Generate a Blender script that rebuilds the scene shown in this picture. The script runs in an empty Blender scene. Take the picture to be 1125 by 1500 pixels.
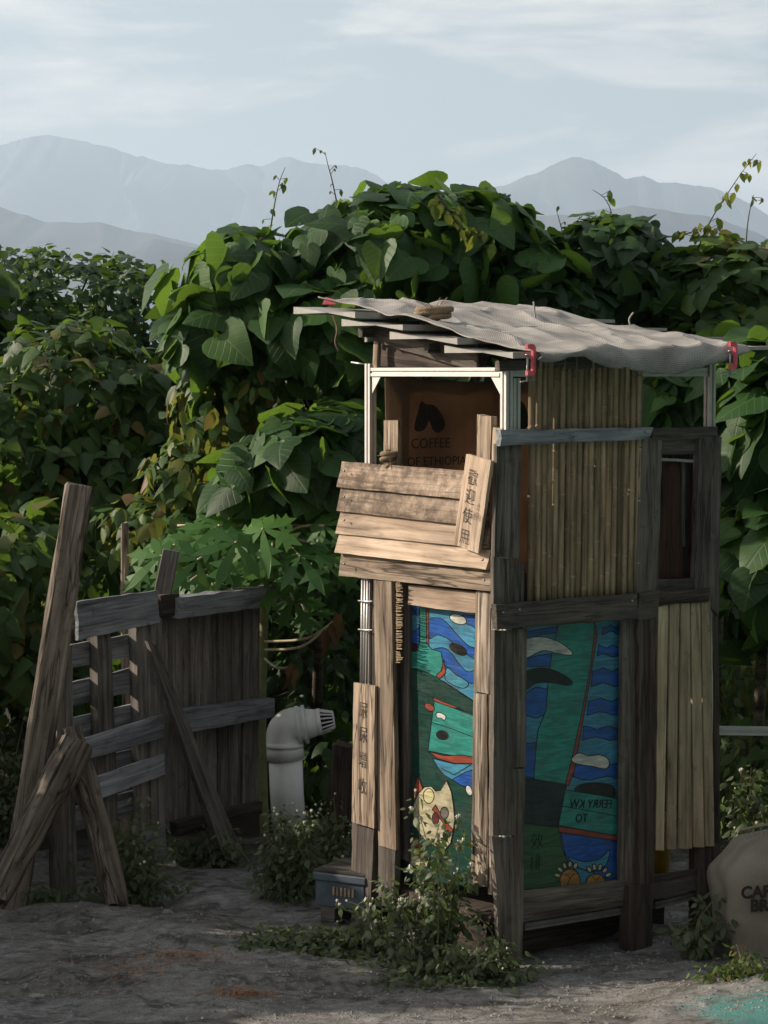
import bpy, bmesh, math, random
import numpy as np
from mathutils import Vector, Matrix, noise
R = math.radians
scene = bpy.context.scene
COL = scene.collection
# ------------------------------------------------------------------ camera
F = 3330.0; W, H = 1125.0, 1500.0; HOR = 545.0; CAMZ = 2.0
PITCH = math.atan((H/2-HOR)/F)
cd = bpy.data.cameras.new('camera'); cam = bpy.data.objects.new('camera', cd); COL.objects.link(cam)
cam.location = (0, 0, CAMZ); cam.rotation_euler = (math.pi/2-PITCH, 0, 0)
cd.sensor_fit = 'HORIZONTAL'; cd.sensor_width = 36; cd.lens = 36*F/W; cd.clip_start = .1; cd.clip_end = 60000
scene.camera = cam
# ------------------------------------------------------------------ light
SUN_A, SUN_E = R(10), R(24)       # sun stands to the left, a little beyond the hut
SDIR = Vector((-math.cos(SUN_A)*math.cos(SUN_E), math.sin(SUN_A)*math.cos(SUN_E), math.sin(SUN_E)))
world = bpy.data.worlds.new('World'); scene.world = world; world.use_nodes = True
wt = world.node_tree; wt.nodes.clear()
def wn(t): return wt.nodes.new(t)
wo = wn('ShaderNodeOutputWorld'); wb = wn('ShaderNodeBackground'); sky = wn('ShaderNodeTexSky')
sky.sky_type = 'NISHITA'; sky.sun_disc = False; sky.sun_elevation = SUN_E
sky.sun_rotation = math.atan2(SDIR.x, SDIR.y) % (2*math.pi)
sky.air_density = 1.0; sky.dust_density = 3.2; sky.ozone_density = 1.3
wb.inputs[1].default_value = .082
tc = wn('ShaderNodeTexCoord'); mp = wn('ShaderNodeMapping'); mp.inputs['Scale'].default_value = (5, 5, 26)
mp.inputs['Rotation'].default_value = (0, R(5), 0)
nz = wn('ShaderNodeTexNoise'); nz.inputs['Scale'].default_value = 1.5; nz.inputs['Detail'].default_value = 7; nz.inputs['Roughness'].default_value = .6
nz.inputs['Distortion'].default_value = .4
cr = wn('ShaderNodeValToRGB'); cr.color_ramp.elements[0].position = .45; cr.color_ramp.elements[1].position = .70
cr.color_ramp.elements[1].color = (.8, .8, .8, 1); cr.color_ramp.elements[0].color = (.12, .12, .12, 1)
mx = wn('ShaderNodeMixRGB'); mx.blend_type = 'MIX'; mx.inputs[2].default_value = (10.2, 9.4, 7.9, 1)
wt.links.new(tc.outputs['Generated'], mp.inputs[0]); wt.links.new(mp.outputs[0], nz.inputs['Vector'])
wt.links.new(nz.outputs[0], cr.inputs[0]); wt.links.new(cr.outputs[0], mx.inputs[0])
wt.links.new(sky.outputs[0], mx.inputs[1]); wt.links.new(mx.outputs[0], wb.inputs[0]); wt.links.new(wb.outputs[0], wo.inputs[0])
sl = bpy.data.lights.new('sun', 'SUN'); sun = bpy.data.objects.new('sun', sl); COL.objects.link(sun)
sl.energy = 5.0; sl.angle = R(.6); sl.color = (1, .87, .72)
sun.rotation_euler = SDIR.to_track_quat('Z', 'Y').to_euler(); sun.location = (-6, 9, 6)
scene.view_settings.view_transform = 'Standard'; scene.view_settings.look = 'None'
scene.view_settings.exposure = 0.74; scene.view_settings.gamma = 1
scene.render.engine = 'CYCLES'
scene.cycles.use_denoising = True
scene.cycles.max_bounces = 6; scene.cycles.diffuse_bounces = 3; scene.cycles.glossy_bounces = 2
scene.cycles.transmission_bounces = 4; scene.cycles.transparent_max_bounces = 8; scene.cycles.volume_bounces = 1
# ------------------------------------------------------------------ pixel helpers
_f = Vector((0, math.cos(PITCH), -math.sin(PITCH))); _u = Vector((0, math.sin(PITCH), math.cos(PITCH))); CP = Vector((0, 0, CAMZ))
def ray(px, py): return Vector(((px-W/2)/F, 0, 0)) + _u*(-(py-H/2)/F) + _f
def at(px, py, Y):
    d = ray(px, py); return CP + d*(Y/d.y)
def ground(px, py, z=0):
    d = ray(px, py); return CP + d*((z-CAMZ)/d.z)
class Plane:
    def __init__(s, o, u, n): s.o, s.u, s.n = Vector(o), Vector(u), Vector(n)
    def hit(s, px, py, off=0):
        d = ray(px, py); o = s.o+s.n*off
        return CP + d*((o-CP).dot(s.n)/d.dot(s.n))
# ------------------------------------------------------------------ materials
def new_mat(name):
    m = bpy.data.materials.new(name); m.use_nodes = True; nt = m.node_tree
    b = nt.nodes['Principled BSDF']; return m, nt, b
def N(nt, t, **kw):
    n = nt.nodes.new(t)
    for k, v in kw.items():
        if hasattr(n, k): setattr(n, k, v)
        else: n.inputs[k].default_value = v
    return n
def ramp(nt, stops):
    r = nt.nodes.new('ShaderNodeValToRGB'); e = r.color_ramp.elements
    while len(e) < len(stops): e.new(.5)
    for i, (p, c) in enumerate(stops): e[i].position = p; e[i].color = (*c, 1)
    return r
def wood(name, dark, light, stain=0, rough=.85, bump=.5, scale=1.0, crack=.55, staincol=(.05, .035, .028)):
    """grain runs along the local X axis of each board"""
    m, nt, b = new_mat(name); L = nt.links.new
    tc = N(nt, 'ShaderNodeTexCoord'); oi = N(nt, 'ShaderNodeObjectInfo')
    add = N(nt, 'ShaderNodeVectorMath', operation='ADD'); sc = N(nt, 'ShaderNodeMath', operation='MULTIPLY'); sc.inputs[1].default_value = 37
    L(oi.outputs['Random'], sc.inputs[0]); L(tc.outputs['Object'], add.inputs[0]); L(sc.outputs[0], add.inputs[1])
    mp = N(nt, 'ShaderNodeMapping'); mp.inputs['Scale'].default_value = (2.0*scale, 42*scale, 30*scale); L(add.outputs[0], mp.inputs[0])
    n1 = N(nt, 'ShaderNodeTexNoise'); n1.inputs['Scale'].default_value = 1; n1.inputs['Detail'].default_value = 6; n1.inputs['Roughness'].default_value = .65; n1.inputs['Distortion'].default_value = .6
    L(mp.outputs[0], n1.inputs['Vector'])
    mp2 = N(nt, 'ShaderNodeMapping'); mp2.inputs['Scale'].default_value = (5, 14, 10); L(add.outputs[0], mp2.inputs[0])
    n2 = N(nt, 'ShaderNodeTexNoise'); n2.inputs['Scale'].default_value = 1; n2.inputs['Detail'].default_value = 4; L(mp2.outputs[0], n2.inputs['Vector'])
    md = tuple((a+c)/2 for a, c in zip(dark, light))
    r1 = ramp(nt, [(.30, tuple(x*.4 for x in dark)), (.42, dark), (.53, md), (.66, light)]); L(n1.outputs[0], r1.inputs[0])
    hs = N(nt, 'ShaderNodeHueSaturation'); L(r1.outputs[0], hs.inputs['Color'])
    mr = N(nt, 'ShaderNodeMapRange'); mr.inputs[3].default_value = .72; mr.inputs[4].default_value = 1.25; L(oi.outputs['Random'], mr.inputs[0]); L(mr.outputs[0], hs.inputs['Value'])
    mixm = N(nt, 'ShaderNodeMixRGB', blend_type='MULTIPLY'); mixm.inputs[0].default_value = .7
    r2 = ramp(nt, [(.3, (.5, .5, .5)), (.65, (1.1, 1.08, 1.05))]); L(n2.outputs[0], r2.inputs[0]); L(hs.outputs[0], mixm.inputs[1]); L(r2.outputs[0], mixm.inputs[2])
    last = mixm
    mpc = N(nt, 'ShaderNodeMapping'); mpc.inputs['Scale'].default_value = (1.6, 26, 26); L(add.outputs[0], mpc.inputs[0])
    nc = N(nt, 'ShaderNodeTexNoise'); nc.inputs['Scale'].default_value = 1; nc.inputs['Detail'].default_value = 3; nc.inputs['Distortion'].default_value = .3; L(mpc.outputs[0], nc.inputs['Vector'])
    rc_ = ramp(nt, [(.455, (1, 1, 1)), (.485, (.12, .11, .10)), (.495, (.12, .11, .10)), (.52, (1, 1, 1))]); L(nc.outputs[0], rc_.inputs[0])
    mc = N(nt, 'ShaderNodeMixRGB', blend_type='MULTIPLY'); mc.inputs[0].default_value = crack; L(last.outputs[0], mc.inputs[1]); L(rc_.outputs[0], mc.inputs[2]); last = mc
    if stain:
        n3 = N(nt, 'ShaderNodeTexNoise'); n3.inputs['Scale'].default_value = 16; n3.inputs['Detail'].default_value = 8; n3.inputs['Roughness'].default_value = .75; L(add.outputs[0], n3.inputs['Vector'])
        r3 = ramp(nt, [(.62-.14*stain, (0, 0, 0)), (.74-.1*stain, (1, 1, 1))]); L(n3.outputs[0], r3.inputs[0])
        m3 = N(nt, 'ShaderNodeMixRGB'); m3.inputs[2].default_value = (*staincol, 1); 
        f3 = N(nt, 'ShaderNodeMath', operation='MULTIPLY'); f3.inputs[1].default_value = .75; L(r3.outputs[0], f3.inputs[0]); L(f3.outputs[0], m3.inputs[0]); L(last.outputs[0], m3.inputs[1]); last = m3
    L(last.outputs[0], b.inputs['Base Color']); b.inputs['Roughness'].default_value = rough; b.inputs['Specular IOR Level'].default_value = .25
    bp = N(nt, 'ShaderNodeBump'); bp.inputs['Strength'].default_value = bump; bp.inputs['Distance'].default_value = .004; L(n1.outputs[0], bp.inputs['Height']); L(bp.outputs[0], b.inputs['Normal'])
    return m
def plain(name, col, rough=.6, var=.25, scale=20, metal=0, bump=.15, spec=.4):
    m, nt, b = new_mat(name); L = nt.links.new
    tc = N(nt, 'ShaderNodeTexCoord'); n1 = N(nt, 'ShaderNodeTexNoise'); n1.inputs['Scale'].default_value = scale; n1.inputs['Detail'].default_value = 6; n1.inputs['Roughness'].default_value = .65
    L(tc.outputs['Object'], n1.inputs['Vector'])
    r1 = ramp(nt, [(.3, tuple(c*(1-var) for c in col)), (.7, tuple(min(1, c*(1+var)) for c in col))]); L(n1.outputs[0], r1.inputs[0]); L(r1.outputs[0], b.inputs['Base Color'])
    b.inputs['Roughness'].default_value = rough; b.inputs['Metallic'].default_value = metal; b.inputs['Specular IOR Level'].default_value = spec
    bp = N(nt, 'ShaderNodeBump'); bp.inputs['Strength'].default_value = bump; bp.inputs['Distance'].default_value = .003; L(n1.outputs[0], bp.inputs['Height']); L(bp.outputs[0], b.inputs['Normal'])
    return m
def burlap(name, c1, c2, sc=230, bump=.6, trans=0):
    m, nt, b = new_mat(name); L = nt.links.new
    uv = N(nt, 'ShaderNodeUVMap'); 
    w1 = N(nt, 'ShaderNodeTexWave'); w1.bands_direction = 'X'; w1.inputs['Scale'].default_value = sc/6.28; w1.inputs['Distortion'].default_value = .6; w1.inputs['Detail'].default_value = 1
    w2 = N(nt, 'ShaderNodeTexWave'); w2.bands_direction = 'Y'; w2.inputs['Scale'].default_value = sc/6.28; w2.inputs['Distortion'].default_value = .6; w2.inputs['Detail'].default_value = 1
    L(uv.outputs[0], w1.inputs[0]); L(uv.outputs[0], w2.inputs[0])
    mn = N(nt, 'ShaderNodeMath', operation='MULTIPLY'); L(w1.outputs['Fac'], mn.inputs[0]); L(w2.outputs['Fac'], mn.inputs[1])
    n1 = N(nt, 'ShaderNodeTexNoise'); n1.inputs['Scale'].default_value = 5; n1.inputs['Detail'].default_value = 7; L(uv.outputs[0], n1.inputs['Vector'])
    ad = N(nt, 'ShaderNodeMath', operation='MULTIPLY_ADD'); ad.inputs[1].default_value = .35; L(mn.outputs[0], ad.inputs[0]); L(n1.outputs[0], ad.inputs[2])
    r1 = ramp(nt, [(.35, c1), (.85, c2)]); L(ad.outputs[0], r1.inputs[0]); L(r1.outputs[0], b.inputs['Base Color'])
    b.inputs['Roughness'].default_value = .95; b.inputs['Specular IOR Level'].default_value = .1
    bp = N(nt, 'ShaderNodeBump'); bp.inputs['Strength'].default_value = bump; bp.inputs['Distance'].default_value = .003; L(mn.outputs[0], bp.inputs['Height']); L(bp.outputs[0], b.inputs['Normal'])
    if trans:
        tr = N(nt, 'ShaderNodeBsdfTranslucent'); ms = N(nt, 'ShaderNodeMixShader'); ms.inputs[0].default_value = trans
        L(r1.outputs[0], tr.inputs[0]); L(b.outputs[0], ms.inputs[1]); L(tr.outputs[0], ms.inputs[2]); L(ms.outputs[0], nt.nodes['Material Output'].inputs['Surface'])
    return m
def leafmat(name, stops, trans=(.20, .34, .03), tfac=.40, rough=.52, veins=1.0):
    m, nt, b = new_mat(name); L = nt.links.new
    oi = N(nt, 'ShaderNodeObjectInfo'); at_ = N(nt, 'ShaderNodeAttribute'); at_.attribute_name = 'tint'
    ad = N(nt, 'ShaderNodeMath', operation='ADD'); fr = N(nt, 'ShaderNodeMath', operation='FRACT'); L(oi.outputs['Random'], ad.inputs[0]); L(at_.outputs['Fac'], ad.inputs[1]); L(ad.outputs[0], fr.inputs[0])
    r1 = ramp(nt, stops); L(fr.outputs[0], r1.inputs[0])
    uv = N(nt, 'ShaderNodeUVMap'); sx = N(nt, 'ShaderNodeSeparateXYZ'); L(uv.outputs[0], sx.inputs[0])
    ab = N(nt, 'ShaderNodeMath', operation='ABSOLUTE'); L(sx.outputs[0], ab.inputs[0])
    # midrib and slanting side veins
    v = N(nt, 'ShaderNodeMath', operation='MULTIPLY_ADD'); v.inputs[1].default_value = -.75; L(ab.outputs[0], v.inputs[0]); L(sx.outputs[1], v.inputs[2])
    sn = N(nt, 'ShaderNodeMath', operation='MULTIPLY'); sn.inputs[1].default_value = 34; L(v.outputs[0], sn.inputs[0])
    cs = N(nt, 'ShaderNodeMath', operation='COSINE'); L(sn.outputs[0], cs.inputs[0])
    rv = ramp(nt, [(.90, (0, 0, 0)), (1., (1, 1, 1))]); L(cs.outputs[0], rv.inputs[0])
    rm = ramp(nt, [(0., (1, 1, 1)), (.035, (0, 0, 0))]); L(ab.outputs[0], rm.inputs[0])
    mxv = N(nt, 'ShaderNodeMath', operation='MAXIMUM'); L(rv.outputs[0], mxv.inputs[0]); L(rm.outputs[0], mxv.inputs[1])
    fm = N(nt, 'ShaderNodeMath', operation='MULTIPLY'); fm.inputs[1].default_value = .35*veins; L(mxv.outputs[0], fm.inputs[0])
    br = N(nt, 'ShaderNodeMixRGB'); br.inputs[2].default_value = (.17, .22, .09, 1); L(fm.outputs[0], br.inputs[0]); L(r1.outputs[0], br.inputs[1])
    L(br.outputs[0], b.inputs['Base Color']); b.inputs['Roughness'].default_value = rough; b.inputs['Specular IOR Level'].default_value = .35
    bp = N(nt, 'ShaderNodeBump'); bp.inputs['Strength'].default_value = .35*veins; bp.inputs['Distance'].default_value = .004; bp.invert = True; L(mxv.outputs[0], bp.inputs['Height']); L(bp.outputs[0], b.inputs['Normal'])
    tr = N(nt, 'ShaderNodeBsdfTranslucent'); 
    tm = N(nt, 'ShaderNodeMixRGB', blend_type='MIX'); tm.inputs[0].default_value = .6; tm.inputs[2].default_value = (*trans, 1); L(br.outputs[0], tm.inputs[1]); L(tm.outputs[0], tr.inputs[0])
    ms = N(nt, 'ShaderNodeMixShader'); ms.inputs[0].default_value = tfac; L(b.outputs[0], ms.inputs[1]); L(tr.outputs[0], ms.inputs[2])
    L(ms.outputs[0], nt.nodes['Material Output'].inputs['Surface'])
    return m
M = {}
M['grey'] = wood('weathered_grey_wood', (.088, .076, .066), (.17, .148, .13), stain=.35)
M['greyblue'] = wood('grey_blue_wood', (.17, .177, .198), (.34, .353, .388), stain=.3, crack=.35)
M['brown'] = wood('brown_old_wood', (.08, .068, .058), (.17, .148, .128), stain=.4, crack=.4)
M['fencewood'] = wood('grey_fence_wood', (.125, .112, .10), (.255, .23, .207), stain=.4, crack=.4)
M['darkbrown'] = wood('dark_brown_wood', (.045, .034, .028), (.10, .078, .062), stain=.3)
M['red'] = wood('reddish_wood', (.06, .028, .02), (.12, .06, .042), bump=.2)
M['tan'] = wood('pale_pine', (.35, .26, .19), (.55, .435, .335), stain=.05, bump=.35, crack=.25)
M['tanold'] = wood('worn_pine', (.22, .165, .12), (.43, .345, .265), stain=.25, bump=.9, crack=.8)
M['tanstain'] = wood('mouldy_pine', (.33, .245, .18), (.52, .41, .315), stain=1.7, bump=.4, crack=.4)
M['slat'] = wood('cream_slat', (.31, .24, .16), (.46, .37, .255), stain=.3, bump=.2, crack=.2)
M['streak'] = wood('streaked_white_wood', (.20, .155, .115), (.62, .52, .42), stain=.1, bump=1.0, crack=.9)
M['log'] = wood('rotten_log', (.085, .068, .054), (.21, .175, .145), stain=.6, bump=2.0, scale=.8, crack=.9)
M['driftwood'] = wood('old_log_wood', (.14, .112, .088), (.31, .26, .21), stain=.35, bump=1.6, scale=.8, crack=.75)
M['bamboo'] = wood('bamboo_cane', (.27, .19, .122), (.47, .35, .23), stain=.4, bump=.15, rough=.6, crack=.3)
M['alu'] = plain('aluminium', (.52, .51, .49), rough=.45, var=.08, metal=.55, bump=.03)
M['sheet'] = plain('roof_sheet', (.30, .29, .265), rough=.7, var=.15, bump=.1)
M['pvc'] = plain('white_pvc', (.80, .81, .80), rough=.45, var=.1, scale=9, bump=.05)
M['dullmetal'] = plain('dull_metal', (.16, .155, .15), rough=.6, metal=.4)
M['dark'] = plain('dark_gap', (.012, .011, .010), rough=.9)
M['clamp'] = plain('pink_red_paint', (.62, .10, .13), rough=.45, var=.2)
M['steel'] = plain('steel', (.35, .34, .33), rough=.4, metal=.8)
M['ink'] = plain('black_ink', (.018, .016, .015), rough=.8)
M['sackink'] = plain('faded_print', (.03, .024, .02), rough=.95, var=.5, scale=60)
M['burlap'] = burlap('grey_burlap', (.18, .168, .155), (.50, .475, .44), sc=215, bump=1.0)
M['burlap_tan'] = burlap('brown_burlap', (.18, .122, .082), (.36, .255, .175), sc=420, trans=.42)
M['sack'] = burlap('beige_burlap', (.20, .17, .14), (.36, .32, .27), sc=460, bump=.4)
M['rope'] = plain('rope_fibre', (.22, .16, .10), rough=.95, scale=90, bump=.8)
M['crate'] = plain('blue_grey_plastic', (.075, .095, .12), rough=.55, var=.35, scale=12)
M['yellow'] = plain('yellow_plastic', (.62, .36, .03), rough=.5)
M['bark'] = wood('bark', (.05, .042, .03), (.13, .11, .08), bump=1.2)
M['stem'] = plain('green_stem', (.16, .17, .07), rough=.7, var=.35)
M['petiole'] = plain('pale_leaf_stalk', (.36, .31, .20), rough=.6)
M['stone'] = plain('stone', (.2, .195, .185), rough=.9, var=.35, scale=30, bump=.6)
GREEN = [(0, (0.0150, 0.0488, 0.0136)), (.45, (0.0259, 0.0781, 0.0187)), (.8, (0.0374, 0.1074, 0.0221)), (1, (0.0579, 0.1368, 0.0255))]
DARKG = [(0, (0.0122, 0.0371, 0.0120)), (.5, (0.0190, 0.0546, 0.0153)), (1, (0.0327, 0.0830, 0.0187))]
OLIVE = [(0, (0.0238, 0.0537, 0.0153)), (.5, (0.0374, 0.0830, 0.0187)), (.86, (0.0613, 0.1123, 0.0238)), (.93, (0.1480, 0.1258, 0.0259)), (1, (0.1924, 0.1258, 0.0370))]
YELLOW = [(0, (0.0272, 0.0733, 0.0170)), (.5, (0.0477, 0.1074, 0.0213)), (.82, (0.0885, 0.1612, 0.0255)), (.91, (0.1554, 0.1406, 0.0296)), (.96, (0.1776, 0.1036, 0.0370)), (1, (0.1480, 0.0740, 0.0333))]
PAPAYA = [(0, (0.0408, 0.1172, 0.0255)), (.6, (0.0579, 0.1563, 0.0306)), (1, (0.0817, 0.1954, 0.0340))]
DRY = [(0, (.10, .055, .025)), (1, (.20, .11, .05))]
M['heart'] = leafmat('heart_leaf', GREEN, tfac=.42)
M['vine'] = leafmat('vine_leaf', DARKG, veins=.5, tfac=.3)
M['olive'] = leafmat('olive_leaf', OLIVE, veins=.5, tfac=.38)
M['yellowleaf'] = leafmat('yellowing_leaf', YELLOW, veins=.4, tfac=.42, trans=(.34, .34, .05))
M['papaya'] = leafmat('papaya_leaf', PAPAYA, veins=.25, tfac=.4)
M['dryleaf'] = leafmat('dry_leaf', DRY, trans=(.3, .16, .05), veins=.5, rough=.8)
M['weed'] = leafmat('weed_leaf', [(0, (.05, .07, .035)), (.6, (.09, .115, .06)), (1, (.16, .18, .10))], veins=.2)
M['flower'] = plain('cream_petal', (.75, .72, .58), rough=.7, var=.1)
# paint with colours stored on the mesh
def paintmat():
    m, nt, b = new_mat('picture_paint'); L = nt.links.new
    a = N(nt, 'ShaderNodeAttribute'); a.attribute_name = 'Col'
    tc = N(nt, 'ShaderNodeTexCoord'); mp = N(nt, 'ShaderNodeMapping'); mp.inputs['Scale'].default_value = (9, 60, 60); L(tc.outputs['Object'], mp.inputs[0])
    n = N(nt, 'ShaderNodeTexNoise'); n.inputs['Scale'].default_value = 1; n.inputs['Detail'].default_value = 2; n.inputs['Distortion'].default_value = 1.2; L(mp.outputs[0], n.inputs['Vector'])
    r = ramp(nt, [(.35, (.45, .45, .45)), (.65, (.95, .95, .95))]); L(n.outputs[0], r.inputs[0])
    mm = N(nt, 'ShaderNodeMixRGB', blend_type='MULTIPLY'); mm.inputs[0].default_value = .8; L(a.outputs['Color'], mm.inputs[1]); L(r.outputs[0], mm.inputs[2])
    nd = N(nt, 'ShaderNodeTexNoise'); nd.inputs['Scale'].default_value = 9; nd.inputs['Detail'].default_value = 9; nd.inputs['Roughness'].default_value = .75; L(tc.outputs['Object'], nd.inputs['Vector'])
    rd = ramp(nt, [(.48, (0, 0, 0)), (.72, (.6, .6, .6))]); L(nd.outputs[0], rd.inputs[0])
    md = N(nt, 'ShaderNodeMixRGB'); md.inputs[2].default_value = (.05, .055, .05, 1); L(rd.outputs[0], md.inputs[0]); L(mm.outputs[0], md.inputs[1]); L(md.outputs[0], b.inputs['Base Color'])
    b.inputs['Roughness'].default_value = .3
    bp = N(nt, 'ShaderNodeBump'); bp.inputs['Strength'].default_value = .25; bp.inputs['Distance'].default_value = .004; L(n.outputs[0], bp.inputs['Height']); L(bp.outputs[0], b.inputs['Normal'])
    return m
M['paint'] = paintmat()
# ------------------------------------------------------------------ object helpers
def thing(name, label, cat, loc, group=None):
    o = bpy.data.objects.new(name, None); o.empty_display_size = .1; COL.objects.link(o); o.location = loc
    o['label'] = label; o['category'] = cat
    if group: o['group'] = group
    return o
def tag(o, label, cat, group=None):
    o['label'] = label; o['category'] = cat
    if group: o['group'] = group
    return o
def mesh(name, v, f, smooth=False):
    me = bpy.data.meshes.new(name); me.from_pydata([tuple(a) for a in v], [], f); me.update()
    if smooth: me.polygons.foreach_set('use_smooth', [True]*len(me.polygons))
    return me
def worldloc(p):
    l = Vector(p.location)
    while p.parent is not None: p = p.parent; l = l+Vector(p.location)
    return l
def put(name, me, mat, parent=None, mw=None):
    """link a mesh; mw is its world matrix; parents never rotate, so only their place is taken off"""
    o = bpy.data.objects.new(name, me); COL.objects.link(o)
    if mat is not None and not me.materials: me.materials.append(mat)
    mw = mw or Matrix.Identity(4)
    if parent is not None:
        o.parent = parent
        if parent.type == 'EMPTY': mw = Matrix.Translation(-worldloc(parent)) @ mw
        else: mw = WM[parent.name].inverted() @ mw
    o.matrix_basis = mw
    return o
WM = {}
def rnd(a, b): return random.uniform(a, b)
def frame(x, z, o):
    """matrix with local X along x and local Z along z"""
    x = x.normalized(); y = z.cross(x).normalized(); z = x.cross(y)
    return Matrix(((x.x, y.x, z.x, o.x), (x.y, y.y, z.y, o.y), (x.z, y.z, z.z, o.z), (0, 0, 0, 1)))
def board_pts(name, P, n, th, mat, parent, rough=.0025, nl=None):
    """P: four world points TL TR BR BL of the outer face, n outward; a worn plank with chamfered edges"""
    a = ((P[1]-P[0])+(P[2]-P[3]))/2; b = ((P[3]-P[0])+(P[2]-P[1]))/2
    if a.length >= b.length: q = [P[0], P[1], P[2], P[3]]; ln, wd = a, b
    else: q = [P[0], P[3], P[2], P[1]]; ln, wd = b, a
    c = sum(P, Vector())/4; mw = frame(ln, n, c); inv = mw.inverted(); q = [inv @ p for p in q]
    L_, W_ = ln.length, wd.length
    nl = nl or max(4, min(24, int(L_/.05))); nw = max(2, min(5, int(W_/.03)))
    ch = min(.003, W_*.12, th*.3); sd = random.random()*100
    v, f = [], []
    for i in range(nl+1):
        s = i/nl
        for j in range(nw+1):
            t = j/nw; p = (q[0]*(1-s)+q[1]*s)*(1-t)+(q[3]*(1-s)+q[2]*s)*t
            e = noise.noise(Vector((s*L_*9+sd, t*3, sd)))
            z = e*rough*.8
            if j in (0, nw): p.y += noise.noise(Vector((s*L_*14+sd, j*5.1, 3)))*rough*1.3
            if i in (0, nl): p.x += noise.noise(Vector((t*W_*60+sd, i*2.3, 7)))*rough*2.2
            if j in (0, nw) or i in (0, nl): z -= ch
            v.append((p.x, p.y, p.z+z))
    idx = lambda i, j: i*(nw+1)+j
    for i in range(nl):
        for j in range(nw): f.append((idx(i, j), idx(i+1, j), idx(i+1, j+1), idx(i, j+1)))
    ring = [idx(i, 0) for i in range(nl+1)]+[idx(nl, j) for j in range(1, nw+1)]+[idx(i, nw) for i in range(nl-1, -1, -1)]+[idx(0, j) for j in range(nw-1, 0, -1)]
    k = len(v)
    for r in ring: v.append((v[r][0], v[r][1], -th))
    m_ = len(ring)
    for i in range(m_): f.append((ring[i], k+i, k+(i+1) % m_, ring[(i+1) % m_]))
    f.append(tuple(range(k+m_-1, k-1, -1)))
    # orientation of the grid depends on the quad's winding
    me = mesh(name, v, f)
    bm = bmesh.new(); bm.from_mesh(me); bmesh.ops.recalc_face_normals(bm, faces=bm.faces); bm.to_mesh(me); bm.free()
    o = put(name, me, M[mat], parent, mw); WM[o.name] = mw
    return o
def board(name, plane, quad, off, th, mat, parent, tilt=0, **k):
    P = [plane.hit(x, y, off) for x, y in quad]
    if tilt:
        P[2] = P[2]+plane.n*tilt; P[3] = P[3]+plane.n*tilt
    return board_pts(name, P, plane.n, th, mat, parent, **k)
def beam(name, p0, p1, w, d, mat, parent, roll=0, jit=.006, seg=14, taper=1.0, sides=None, smooth=False):
    """a worn timber (four rounded corners) or a round log from p0 to p1"""
    ax = p1-p0; L_ = ax.length; ref = Vector((0, -1, 0)) if abs(ax.normalized().y) < .9 else Vector((0, 0, 1))
    mw = frame(ax, ref-ax*(ref.dot(ax)/ax.length_squared), (p0+p1)/2); sd = random.random()*90
    if sides: prof = [(math.cos(2*math.pi*i/sides)*w/2, math.sin(2*math.pi*i/sides)*d/2) for i in range(sides)]
    else:
        c = min(w, d)*.12; a, b = w/2, d/2
        prof = [(a-c, b), (-a+c, b), (-a, b-c), (-a, -b+c), (-a+c, -b), (a-c, -b), (a, -b+c), (a, b-c)]
    cr_, sr = math.cos(roll), math.sin(roll); prof = [(x*cr_-y*sr, x*sr+y*cr_) for x, y in prof]; n = len(prof)
    v, f = [], []
    for i in range(seg+1):
        s = i/seg; k = 1+(taper-1)*s
        for j, (y, z) in enumerate(prof):
            g = noise.noise(Vector((s*L_*6+sd, y*30, z*30)))*jit+noise.noise(Vector((s*L_*1.5+sd, 9, sd)))*jit
            h = math.hypot(y, z) or 1
            xx = (s-.5)*L_ + (noise.noise(Vector((y*40+sd, z*40, i)))*jit*1.6 if i in (0, seg) else 0)
            v.append((xx, y*k+y/h*g, z*k+z/h*g))
    for i in range(seg):
        for j in range(n): f.append((i*n+j, i*n+(j+1) % n, (i+1)*n+(j+1) % n, (i+1)*n+j))
    f.append(tuple(range(n-1, -1, -1))); f.append(tuple(seg*n+j for j in range(n)))
    o = put(name, mesh(name, v, f, smooth), M[mat], parent, mw); WM[o.name] = mw
    return o
def tube_data(pts, rad, sides=6, v=None, f=None):
    v = [] if v is None else v; f = [] if f is None else f; k = len(v)
    pts = [Vector(p) for p in pts]; n = len(pts); rad = rad if isinstance(rad, (list, tuple)) else [rad]*n
    nrm = None
    for i, p in enumerate(pts):
        t = (pts[min(i+1, n-1)]-pts[max(i-1, 0)]).normalized()
        if nrm is None: nrm = t.orthogonal().normalized()
        nrm = (nrm-t*nrm.dot(t)).normalized(); b = t.cross(nrm)
        for j in range(sides):
            a = 2*math.pi*j/sides; v.append(p+(nrm*math.cos(a)+b*math.sin(a))*rad[i])
    for i in range(n-1):
        for j in range(sides): f.append((k+i*sides+j, k+i*sides+(j+1) % sides, k+(i+1)*sides+(j+1) % sides, k+(i+1)*sides+j))
    f.append(tuple(k+j for j in range(sides-1, -1, -1))); f.append(tuple(k+(n-1)*sides+j for j in range(sides)))
    return v, f
def tube(name, pts, rad, mat, parent, sides=8):
    c = Vector(pts[0]); v, f = tube_data([Vector(p)-c for p in pts], rad, sides)
    mw = Matrix.Translation(c); o = put(name, mesh(name, v, f, True), M[mat], parent, mw); WM[o.name] = mw; return o
def smooth_path(P, n=6):
    P = [Vector(p) for p in P]; out = []
    for i in range(len(P)-1):
        a, b, c, d = P[max(i-1, 0)], P[i], P[i+1], P[min(i+2, len(P)-1)]
        for k in range(n):
            t = k/n; out.append(.5*((2*b)+(c-a)*t+(2*a-5*b+4*c-d)*t*t+(3*b-a-3*c+d)*t**3))
    out.append(P[-1]); return out
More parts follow.
